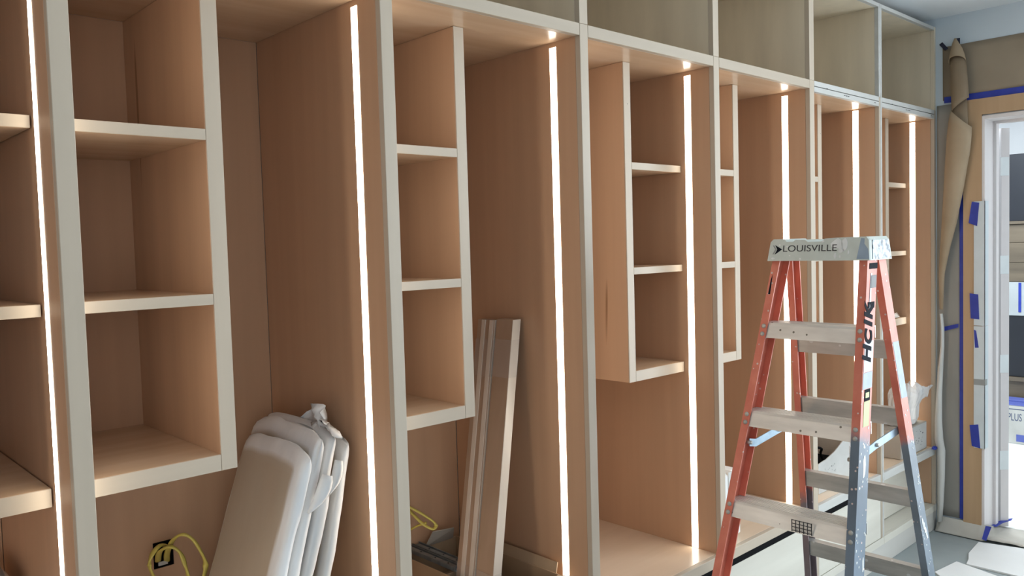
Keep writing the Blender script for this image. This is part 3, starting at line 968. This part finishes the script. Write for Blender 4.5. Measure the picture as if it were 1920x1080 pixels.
ptuft(roots[2][0], [[(528, 815), (562, 806), (600, 806), (618, 826)], [(538, 803), (568, 794), (600, 793), (612, 810)], [(552, 795), (574, 782), (598, 780), (608, 796)],
                    [(566, 785), (582, 769), (599, 769), (607, 786)], [(576, 772), (588, 756), (600, 759), (607, 772)]], (1.098, 1.100, 1.102, 1.104, 1.106), 1)
ptuft(roots[2][0], [[(585, 815), (600, 808), (620, 808), (640, 822)], [(590, 800), (603, 795), (616, 796), (628, 812)], [(592, 790), (600, 785), (608, 788), (610, 800)]], (1.094, 1.096, 1.098), 2)
def lapel(rt, p0, p1, out, seed):
    g = []
    p0, p1, out = Vector(p0), Vector(p1), Vector(out)
    for i in range(7):
        t = i / 6
        row = []
        for j in range(5):
            s = j / 4
            row.append(p0.lerp(p1, t) + out * (s * math.sin(math.pi * (.25 + .75 * t))) + Vector((0, -.010 * math.sin(s * 3), .004 * math.sin(seed + 5 * t))))
        g.append(row)
    return flap(rt, g, 'wrap_flap')
lapel(roots[1][0], (1.030, .136, 1.085), (0.985, .140, 1.000), (.030, -.012, -.010), 1)
lapel(roots[2][0], (1.076, .150, 1.110), (1.045, .155, 1.020), (.022, -.010, -.006), 2)
# bundle in the first locker
slab('foam_package', (0.352, .38, 0.945), (0.310, .40, ZS), .22, .05, 'pale foam-wrapped bundle standing alone in the leftmost locker', 9, None, .5)

# ------------------------------------------------------------------ outlet hole and yellow cables
jb = tag(empty('junction_box', (.814, YB_ + .02, .770)), 'dark open outlet box set in the back of the foam-panel locker', 'outlet box')
hx0, hx1, hz0, hz1 = 0.787, 0.841, 0.771, 0.844
boxes_mesh('box_shell', [(hx0, hx1, YB_ + .034, YB_ + .036, hz0, hz1), (hx0, hx0 + .0015, YB_ + .001, YB_ + .034, hz0, hz1), (hx1 - .0015, hx1, YB_ + .001, YB_ + .034, hz0, hz1),
                         (hx0, hx1, YB_ + .001, YB_ + .034, hz0, hz0 + .0015), (hx0, hx1, YB_ + .001, YB_ + .034, hz1 - .0015, hz1)], 'black', jb)
boxes_mesh('clamp', [(.800, .826, YB_ + .004, YB_ + .008, .775, .786), (.826, .832, YB_ + .004, YB_ + .02, .786, .792)], 'aluminium', jb)
def px(u, v, y): return on(u, v, 1, y)
c1 = [(316, 1026, .672), (302, 1022, .62), (286, 1038, .60), (280, 1060, .60), (289, 1082, .60), (300, 1096, .60)]
c2 = [(296, 1052, .655), (300, 1034, .60), (320, 1025, .57), (338, 1037, .56), (348, 1062, .55), (355, 1090, .55)]
c3 = [(313, 1052, .672), (314, 1035, .62), (325, 1012, .57), (343, 1002, .54), (362, 1012, .53), (377, 1035, .52), (386, 1060, .52), (381, 1085, .53)]
cb = tag(empty('yellow_cable', (.82, .6, .72)), 'yellow flat cable looping out of the outlet hole', 'cable')
for cpts in (c1, c2, c3):
    tube('cable_loop', smooth_path([px(*q) for q in cpts], 8), .0085, .0042, 'cable_yellow', cb)
cb2 = tag(empty('yellow_cable', (1.62, .6, .70)), 'yellow cable loop hanging behind the divider near the leaning battens', 'cable')
d1 = [(752, 944, .60), (770, 952, .58), (795, 966, .55), (816, 982, .53), (812, 992, .53), (795, 984, .55), (776, 966, .58), (760, 948, .61)]
d2 = [(800, 980, .55), (785, 985, .57), (768, 994, .60), (755, 1004, .62)]
for cpts in (d1, d2):
    tube('cable_loop', smooth_path([px(*q) for q in cpts], 8), .0085, .0042, 'cable_yellow', cb2)

# ------------------------------------------------------------------ carton, slides and battens in the third locker
ct = tag(empty('opened_carton', (1.72, .36, ZD)), 'brown opened carton lying under the leaning battens', 'box')
cx0, cx1, cy0, cy1, ch = 1.60, 1.852, .105, .635, .125
th = .004
box('carton_floor', cx0, cx1, cy0, cy1, ZD, ZD + th, 'cardboard', ct)
box('carton_side', cx0, cx0 + th, cy0, cy1, ZD + th, ZD + ch, 'cardboard', ct)
box('carton_side', cx1 - th, cx1, cy0, cy1, ZD + th, ZD + ch, 'cardboard', ct)
box('carton_side', cx0 + th, cx1 - th, cy0, cy0 + th, ZD + th, ZD + ch, 'cardboard', ct)
box('carton_side', cx0 + th, cx1 - th, cy1 - th, cy1, ZD + th, ZD + ch, 'cardboard', ct)
box('carton_divider', cx0 + th, cx1 - th, .385, .389, ZD + th, ZD + ch - .004, 'cardboard', ct)
zt = ZD + ch
def flapbox(name, p, mat='cardboard'):
    a, b, c_, d = [Vector(q) for q in p]
    nn = (b - a).cross(c_ - b).normalized() * .003
    return hexa(name, [a, b, c_, d, a + nn, b + nn, c_ + nn, d + nn], mat, ct)
flapbox('carton_flap', [(cx1 + .0005, cy0 + .02, zt), (cx1 + .0005, cy1 - .02, zt), (cx1 + .018, cy1 - .03, zt + .028), (cx1 + .018, cy0 + .03, zt + .028)])
flapbox('carton_flap', [(cx0 + .02, cy0 - .0005, zt), (cx1 - .005, cy0 - .0005, zt), (cx1 + .01, cy0 - .07, zt + .012), (cx0 + .03, cy0 - .07, zt + .012)])
flapbox('carton_flap', [(cx0 + .105, cy1 - .005, zt), (cx1 - .02, cy1 - .005, zt), (cx1 - .05, cy1 - .05, zt + .055), (cx0 + .115, cy1 - .04, zt + .06)], 'cardboard_grey')
for k, (x, lbl) in enumerate(((1.632, 'grey steel drawer slide lying across the carton, outer one'), (1.668, 'grey steel drawer slide lying across the carton, inner one beside the battens'))):
    ds = tag(empty('drawer_slide', (x, .5, zt + .001)), lbl, 'drawer slide', 'drawer slides on the carton')
    y0, y1 = (.37, .655) if k else (.14, .655)
    y0 = .372
    z = zt + .0008
    boxes_mesh('outer_rail', [(x, x + .030, y0, y1, z, z + .002), (x, x + .0025, y0, y1, z + .002, z + .014), (x + .0275, x + .030, y0, y1, z + .002, z + .014)], 'steel_grey', ds)
    boxes_mesh('inner_rail', [(x + .008, x + .022, y0 + .015, y1 - .01, z + .0022, z + .011)], 'steel_grey', ds)
    boxes_mesh('screw_hole', [(x + .013, x + .017, yy, yy + .006, z + .0111, z + .0114) for yy in (y0 + .05, y0 + .12, y0 + .2)], 'black', ds)

def batten(label, bot, top, wy, tx, lights, seed):
    """plastic-wrapped moulding: wy wide along the locker depth, tx thick"""
    bot, top = Vector(bot), Vector(top)
    root = tag(empty('wrapped_batten', bot), label, 'batten', 'battens leaning in the locker')
    def bb(name, a0, a1, b0, b1, t0, t1, mat):
        q = []
        for t in (t0, t1):
            p = bot.lerp(top, t)
            q += [p + Vector((b0, a0, 0)), p + Vector((b0, a1, 0)), p + Vector((b1, a1, 0)), p + Vector((b1, a0, 0))]
        return hexa(name, q, mat, root)
    bb('batten_body', 0, wy, 0, tx, 0, 1, 'wrapped_batten')
    for a0, a1, b0, b1 in lights:
        bb('pale_edge', a0, a1, b0, b1, 0.0003, .9997, 'batten_edge')
    for t0, t1 in ((.10, .16), (.80, .93)):
        bb('tape_band', -.0024, wy + .0012, -.0022, tx + .0012, t0, t1, 'clear_tape')
    return root
zb_ = ZD + th + .001
batten('plastic-wrapped batten with a wide brown face and pale front edge', (1.612, .188, zb_), (1.842, .285, 1.405), .078, .036, [(-.002, -.0001, .0005, .0355)], 1)
batten('plastic-wrapped batten with two pale ribs, behind the wide-faced batten', (1.612, .276, zb_), (1.842, .375, 1.400), .085, .030,
       [(.004, .022, -.003, -.0001), (.044, .062, -.003, -.0001), (-.002, -.0001, .0005, .0295)], 2)

# ------------------------------------------------------------------ things on the other bench decks
pb = tag(empty('parcel', (2.78, .13, ZD)), 'white parcel on the deck behind the ladder left rail', 'parcel')
box('parcel_body', 2.70, 2.86, .06, .19, ZD, .735, 'white_board', pb, .012)
box('parcel_tape', 2.765, 2.795, .058, .192, ZD + .02, .7362, 'pale_paper', pb, .001)
cc = tag(empty('cardboard_box', (2.80, .30, ZD)), 'plain brown box standing behind the white parcel', 'box')
box('box_body', 2.70, 2.90, .21, .40, ZD, .742, 'cardboard_grey', cc, .003)
box('box_lid', 2.698, 2.902, .208, .402, .7425, .762, 'cardboard', cc, .003)

# torn printed carton
tc_ = tag(empty('torn_carton', (3.72, .2, ZD)), 'torn printed carton of parts on the deck behind the ladder steps', 'box')
q0, q1, r0_, r1_ = 3.545, 3.86, .075, .40
zt5 = ZD + .18
def wallp(pts, mat, name='carton_side', t=Vector((0, .004, 0))):
    P = [Vector(p) for p in pts]
    n_ = len(P)
    return prism(name, P, [p + t for p in P], mat, tc_)
box('carton_floor', q0 + .001, q1 - .001, r0_ + .005, r1_ - .005, ZD, ZD + .003, 'cardboard_grey', tc_)
fw_ = [(q0, r0_, ZD), (q1, r0_, ZD), (q1, r0_, zt5 + .03), (q1 - .06, r0_, zt5 + .024), (q1 - .15, r0_, zt5 - .012), (q0 + .08, r0_, zt5 - .032), (q0, r0_, zt5 - .040)]
fwall = wallp(fw_, 'carton_white')
wallp([(x, r1_ - .004, z) for x, _, z in [(q0, 0, ZD), (q1, 0, ZD), (q1, 0, zt5 + .02), (q0, 0, zt5 + .02)]], 'cardboard_grey')
wallp([(q0, r0_ + .0045, ZD), (q0, r1_ - .0045, ZD), (q0, r1_ - .0045, zt5 + .02), (q0, r0_ + .0045, zt5 - .04)], 'cardboard_grey', t=Vector((.004, 0, 0)))
wallp([(q1 - .004, r0_ + .0045, ZD), (q1 - .004, r1_ - .0045, ZD), (q1 - .004, r1_ - .0045, zt5 + .02), (q1 - .004, r0_ + .0045, zt5 + .03)], 'cardboard_grey', t=Vector((.004, 0, 0)))
pr = random.Random(3)
for k in range(30):
    x = pr.uniform(q0 + .06, q1 - .14); z = pr.uniform(ZD + .05, zt5 - .070); s = pr.uniform(.002, .007)
    box('print_mark', x, x + s, r0_ - .0006, r0_ - .0001, z, z + pr.uniform(.001, .005), 'grey_tape' if k % 3 else 'dark_grey', fwall, 0)
for k, (x, y, ln) in enumerate(((3.60, .16, .1), (3.66, .20, .12), (3.70, .14, .1), (3.62, .28, .1), (3.75, .25, .12))):
    pth = smooth_path([(x - .02, y, ZD + .10), (x - .01, y + .02, ZD + .15 + .01 * k), (x + .03, y + .01, ZD + .165), (x + .06, y + .03, ZD + .13), (x + .05, y, ZD + .09)], 6)
    wv = tube('coiled_wire', pth, .006, .006, 'black' if k % 2 == 0 else 'dark_grey', tc_)
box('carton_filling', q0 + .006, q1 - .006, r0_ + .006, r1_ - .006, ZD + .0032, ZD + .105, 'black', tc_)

def crumple(name, centre, size, seed, mat, parent, res=18, amp=.3, zmin=None, fn=None):
    V, Fc = [], []
    c = Vector(centre)
    for i in range(res + 1):
        a = math.pi * i / res
        for j in range(res * 2):
            b = math.pi * j / res
            d = Vector((math.sin(a) * math.cos(b), math.sin(a) * math.sin(b), math.cos(a)))
            k = 1 + amp * noise.noise(d * 2.3 + Vector((seed, 0, 0))) + amp * .6 * noise.noise(d * 6 + Vector((0, seed, 0)))
            p = Vector((d.x * size[0], d.y * size[1], d.z * size[2])) * k
            if fn: p = fn(p, d)
            p = c + p
            if zmin is not None and p.z < zmin: p.z = zmin
            V.append(p)
    m_ = res * 2
    for i in range(res):
        for j in range(m_):
            Fc.append((i * m_ + j, i * m_ + (j + 1) % m_, (i + 1) * m_ + (j + 1) % m_, (i + 1) * m_ + j))
    return meshobj(name, V, Fc, mat, parent, False)
pbg = tag(empty('plastic_wrapping', (3.945, .2, ZD)), 'crumpled clear plastic wrapping beside the torn carton', 'plastic wrap')
crumple('wrap_film', (3.946, .16, ZD + .095), (.066, .10, .094), 4.2, 'clear_plastic', pbg, 14, .35, ZD + .0005)

# carton with a plastic bag on top, last locker
b6 = tag(empty('parts_carton', (4.55, .12, ZD)), 'grey-brown carton with printed front on the deck at the end wall', 'box')
g0, g1, gy0, gy1, gz = 4.372, 4.725, .030, .215, ZD + .150
box('carton_body', g0, g1, gy0, gy1, ZD, gz, 'cardboard_grey', b6, .003)
fp = box('front_print', g0 + .006, g1 - .006, gy0 - .0010, gy0 - .0002, ZD + .004, gz - .004, 'carton_white', b6, 0)
for k in range(22):
    x = pr.uniform(g0 + .12, g1 - .05); z = pr.uniform(ZD + .03, gz - .03); s = pr.uniform(.004, .014)
    box('print_mark', x, x + s, gy0 - .0018, gy0 - .0012, z, z + pr.uniform(.0015, .006), 'grey_tape' if k % 3 else 'dark_grey', fp, 0)
pbag = tag(empty('plastic_bag', (4.57, .12, gz)), 'clear plastic bag bunched on the carton at the end wall', 'bag')
def funnel(name, levels, seed, parent, mat='clear_plastic', m_=40):
    V, Fc = [], []
    for i, (cx, cy, cz, rx, ry) in enumerate(levels):
        t = i / (len(levels) - 1)
        for j in range(m_):
            a = 2 * math.pi * j / m_
            wr = 1 + .10 * noise.noise(Vector((math.cos(a) * 2.2, math.sin(a) * 2.2, seed + i * .35))) + .09 * math.sin(j * 1.9 + seed + i * .5) * (.25 + .75 * t)
            V.append((cx + rx * wr * math.cos(a), cy + ry * wr * math.sin(a), cz + .012 * t * math.sin(j * .8 + seed)))
    for i in range(len(levels) - 1):
        for j in range(m_):
            Fc.append((i * m_ + j, i * m_ + (j + 1) % m_, (i + 1) * m_ + (j + 1) % m_, (i + 1) * m_ + j))
    Fc.append(tuple(range(m_))[::-1])
    o = meshobj(name, V, Fc, mat, parent, False)
    md = o.modifiers.new('thickness', 'SOLIDIFY'); md.thickness = .0008; md.offset = 0
    return o
funnel('bag_body', [(4.590, .118, gz + .0012, .080, .050), (4.590, .116, gz + .006, .118, .070), (4.592, .112, gz + .035, .124, .074), (4.595, .108, gz + .070, .118, .070),
                    (4.598, .104, gz + .100, .112, .068), (4.602, .098, gz + .130, .122, .074), (4.606, .094, gz + .160, .132, .078), (4.608, .090, gz + .185, .126, .074),
                    (4.612, .090, gz + .205, .100, .058), (4.616, .092, gz + .218, .070, .040)], 1.3, pbag)
g = []
for i in range(6):
    t = i / 5
    row = []
    for j in range(9):
        q = j / 8
        row.append((4.66 + .085 * q, .030 - .030 * q * t + .008 * math.sin(q * 7 + t * 2), gz + .125 + .020 * q + (.075 - .02 * q) * t + .004 * math.sin(j * 2.0)))
    g.append(row)
sheet('bag_mouth', g, 'clear_plastic', .001, pbag, smooth=False)
# paper plates on the bottom cubby of the last locker
pl = tag(empty('paper_plates', (4.66, .215, 1.1865)), 'flat white folded paper stack on the bottom cubby by the end wall', 'paper')
for k in range(4):
    gx = []
    for i in range(7):
        row = []
        for j in range(9):
            x = 4.575 + .155 * i / 6; y = .158 + .115 * j / 8
            rx = min(1, max(0, 1 - abs(i - 3) / 9.0))
            row.append((x - .004 * k, y * rx + (1 - rx) * .21 + .003 * k, 1.1915 + .006 * k + .002 * math.sin(j * 1.3 + i + k)))
        gx.append(row)
    sheet('paper_fold', gx, 'white_board', .003, pl)

# ------------------------------------------------------------------ end wall coverings
def wsheet(name, y0, y1, z0, z1, mat, x=XE - .0025, t=.0012, amp=.0, ny=8, nz=20, seed=0):
    g = []
    for i in range(nz + 1):
        row = []
        for j in range(ny + 1):
            y = y0 + (y1 - y0) * j / ny; z = z0 + (z1 - z0) * i / nz
            row.append((x - abs(amp * noise.noise(Vector((y * 18 + seed, z * 3, seed)))), y, z))
        g.append(row)
    return sheet(name, g, mat, t, None, (x, (y0 + y1) / 2, z0))
tag(wsheet('masking_paper', -.037, -1.25, 2.368, 2.655, 'wall_paper_brown', amp=.004, ny=24, nz=8),
    'brown masking paper taped on the wall above the doorway', 'masking paper')
tag(wsheet('wall_covering', -.006, -.126, 0.085, 2.345, 'grey_paper', amp=.006, ny=8, nz=40, seed=3),
    'grey paper covering the narrow wall between cabinets and doorway', 'masking paper')
tx0, tx1 = XE - .0092, XE - .0080
def tape(name, y0, y1, z0, z1, label, x0=tx0, x1=tx1, mat='blue_tape'):
    return tag(box(name, x0, x1, min(y0, y1), max(y0, y1), z0, z1, mat, None, 0), label, 'tape', 'strips of masking tape')
tape('masking_tape', -.045, -1.25, 2.3535, 2.3860, 'long level strip of blue tape over the door casing')
tape('masking_tape', -.122, -.1425, 0.085, 2.3525, 'long upright strip of blue tape beside the door casing')
def wallbit(name, pts, label, x, mat, t=.0012):
    P = [on(u, v, 0, x) for u, v in pts]
    o = prism(name, P, [p - Vector((t, 0, 0)) for p in P], mat, None, P[0])
    return tag(o, label, 'tape', 'strips of masking tape')
wallbit('masking_tape', [(1761, 84), (1767, 79), (1778, 91), (1772, 95)], 'dark tape end stuck slanting beside the paper curl top', XE - .0095, 'navy_tape')
wallbit('masking_tape', [(1793, 72), (1800, 71), (1800, 82), (1797, 82)], 'dark square of tape at the tip of the paper curl', XE - .0095, 'navy_tape')
wallbit('masking_tape', [(1764, 614), (1797, 607), (1797, 614), (1765, 622)], 'short blue tape across the grey wall paper', XE - .0105, 'blue_tape')

# hanging curl of kraft paper, its edge running down to the floor
XC = 4.742
curl = tag(empty('paper_curl', (XC, -.12, 1.2)), 'kraft paper sheet curled and hanging down beside the doorway', 'masking paper')
def curlpart(name, lev, xc, flat, a0, a1, mat, slant=0.0, arch=0.0, low=0.0):
    g = []
    for k, (v, a, b) in enumerate(lev):
        pa, pb_ = on(a, v, 0, xc), on(b, v, 0, xc)
        rad = (pa.y - pb_.y) / 2
        row = []
        for j in range(17):
            q = math.radians(a0 + (a1 - a0) * j / 16)
            c_ = math.cos(q)
            y = (pa.y + pb_.y) / 2 + rad * c_
            x = xc - min(rad, .05) * math.sin(q) * flat
            z = (pa.z + pb_.z) / 2 - slant * c_ * max(0, 1 - k / 4.0)
            if arch and k == len(lev) - 1: z += arch * math.sin(q)
            if low and k >= len(lev) - 2: z -= low * c_ * (1 if k == len(lev) - 1 else .4)
            row.append((min(x, XE - .011), y, z))
        g.append(row)
    return sheet(name, g, mat, .0012, curl)
# pointed hood at the top, the hollow roll below it, the wide outer fold hanging to the floor
curlpart('paper_hood', [(72, 1789.5, 1792.5), (80, 1786, 1797), (92, 1783, 1804), (104, 1780.5, 1808.5), (116, 1779, 1811)], XC - .006, .85, -20, 200, 'kraft_paper', 0, .026)
curlpart('paper_roll', [(98, 1784, 1807), (125, 1782, 1812), (160, 1783, 1815), (185, 1784, 1816.5), (196, 1785, 1816.5)], XC - .002, .60, -20, 200, 'kraft_shaded', 0, 0, .030)
curlpart('paper_hollow', [(175, 1787, 1812), (225, 1784, 1815), (262, 1781, 1814)], XC + .012, .40, -20, 200, 'kraft_shaded')
curlpart('paper_fold', [(222, 1783, 1822), (240, 1779, 1821.5), (260, 1776, 1820.5), (285, 1774, 1818), (315, 1772, 1813), (350, 1770, 1807), (385, 1768, 1800), (420, 1766, 1793), (465, 1763, 1781), (513, 1760, 1771), (580, 1762, 1768)],
         XC - .004, .75, -35, 215, 'kraft_paper', -.050)
lev2 = [(588, 1761.5, 1767), (615, 1763, 1770), (650, 1763, 1770), (690, 1758, 1768), (740, 1755, 1766), (790, 1752, 1766), (823, 1752, 1768), (845, 1756, 1772), (900, 1757, 1771), (940, 1757, 1769), (978, 1757, 1766)]
g = []
for v, a, b in lev2:
    pa, pb_ = on(a, v, 0, XC), on(b, v, 0, XC)
    row = []
    for j in range(7):
        s = j / 6
        p = pa.lerp(pb_, s)
        p = Vector((XC + .004 - .014 * math.sin(math.pi * s), p.y, p.z))
        row.append(p)
    g.append(row)
pe = tag(sheet('paper_edge', g, 'pale_paper', .0015, None, (XC, -.04, .06)), 'pale folded edge of protective paper hanging at the cabinet end', 'masking paper')

# corner guards of white vinyl over the casing edge
for k, (z0, z1, lb) in enumerate(((.495, 1.152, 'lower white vinyl corner guard taped on the door casing edge'), (1.155, 1.815, 'upper white vinyl corner guard taped on the door casing edge'))):
    cg = tag(empty('corner_guard', (CX, -.22, z0)), lb, 'corner guard', 'vinyl corner guards on the doorway')
    boxes_mesh('guard_shell', [(CX - .004, CX - .001, -.2385, -.196, z0, z1), (CX - .004, CX + .050, -.2500, -.2470, z0, z1), (CX - .004, CX - .001, -.2500, -.2385, z0, z1)], 'white_vinyl', cg)
    if k == 0:
        boxes_mesh('grey_band', [(CX - .0050, CX - .0041, -.2505, -.196, .836, .868), (CX - .005, CX + .03, -.2512, -.2502, .836, .868)], 'grey_tape', cg)
XG = CX - .0055
for pts, lb in (([(1822, 378), (1836, 380), (1832, 424), (1816, 418)], 'blue tape tab at the top of the upper corner guard'),
                ([(1818, 550), (1834, 552), (1836, 599), (1820, 597)], 'blue tape tab at the foot of the upper corner guard'),
                ([(1826, 618), (1830, 620), (1835, 652), (1828, 652)], 'blue tape tab at the head of the lower corner guard'),
                ([(1818, 797), (1834, 796), (1838, 841), (1822, 836)], 'blue tape tab at the foot of the lower corner guard')):
    P = [on(u, v, 0, XG) for u, v in pts]
    o = prism('masking_tape', P, [p + Vector((.0012, 0, 0)) for p in P], 'blue_tape', None, P[0])
    tag(o, lb, 'tape', 'tape tabs on the corner guards')

# ------------------------------------------------------------------ things on the floor
# folded protective paper along the foot of the end wall and through the doorway
g = []
ny = 40
for j in range(ny + 1):
    y = -.012 - (1.05 - .012) * j / ny
    row = []
    inside = y < -.262
    for i in range(9):
        s = i / 8
        wob = noise.noise(Vector((y * 14, s * 2.0, 1.7)))
        if inside:
            x = 4.735 + .30 * s + .02 * noise.noise(Vector((y * 6, 0, 4)))
            z = .006 + .010 * abs(wob) + (.018 * math.exp(-((s - .1) / .12) ** 2)) * (1 if y > -.5 else .4)
        else:
            x = 4.725 + (.047 - .0) * s ** .8 + .006 * wob * math.sin(math.pi * s)
            z = .005 + .075 * s ** 1.6 + .014 * math.sin(math.pi * s) * (1 + wob)
        row.append((x, y, z))
    g.append(row)
# blend from the wall fold to the flat run in the doorway
tag(sheet('floor_paper', g, 'canvas_paper', .002, None, (4.74, -.3, 0)), 'crumpled protective paper along the wall foot and across the threshold', 'floor paper')
def floorbit(pts, z, lb, mat='blue_tape', name='masking_tape', axis=2):
    P = [on(u, v, axis, z) for u, v in pts]
    o = prism(name, P, [p + Vector((0, 0, .0012)) for p in P], mat, None, P[0])
    return tag(o, lb, 'tape', 'tape on the floor paper')
P = [on(u, v, 0, x) for u, v, x in ((1848, 986, 4.738), (1859, 988, 4.738), (1849, 1014, 4.706), (1841, 1011, 4.706))]
tag(prism('masking_tape', P, [p + Vector((.0012, 0, -.0006)) for p in P], 'blue_tape', None, P[0]), 'blue tape strip running down the folded floor paper', 'tape', 'tape on the floor paper')
floorbit([(1857, 986), (1870, 978), (1886, 974), (1899, 972), (1896, 976), (1880, 981), (1868, 988)], .046, 'blue tape strip across the threshold paper')
tb = [on(1748, 844, 0, 4.735)]
o = crumple('tape_scrap', (4.722, -.012, .470), (.022, .012, .009), 2.2, 'blue_tape', None, 8, .5)
o['label'] = 'crumpled scrap of blue tape hanging on the corner of the end bench deck'; o['category'] = 'tape'

# white sheets lying on the concrete
def slabpoly(name, pts, z, th_, label):
    P = [on(u, v, 2, z + th_) for u, v in pts]
    for q in P: q.z = z + th_
    B = [Vector((p.x, p.y, z)) for p in P]
    return tag(prism(name, B, P, 'white_board', None, B[0]), label, 'sheet', 'white sheets on the floor')
slabpoly('foam_sheet', [(1835, 1016), (1925, 1029), (1990, 1040), (1990, 1100), (1914, 1081), (1812, 1057), (1816, 1048), (1816, 1037)], .0010, .008,
         'white sheet with a clipped corner lying on the floor toward the doorway')
slabpoly('foam_sheet', [(1793.7, 1052.5), (1862, 1077), (1960, 1113), (1860, 1160), (1753, 1072)], .0010, .006,
         'white sheet lying on the floor beside the ladder foot')
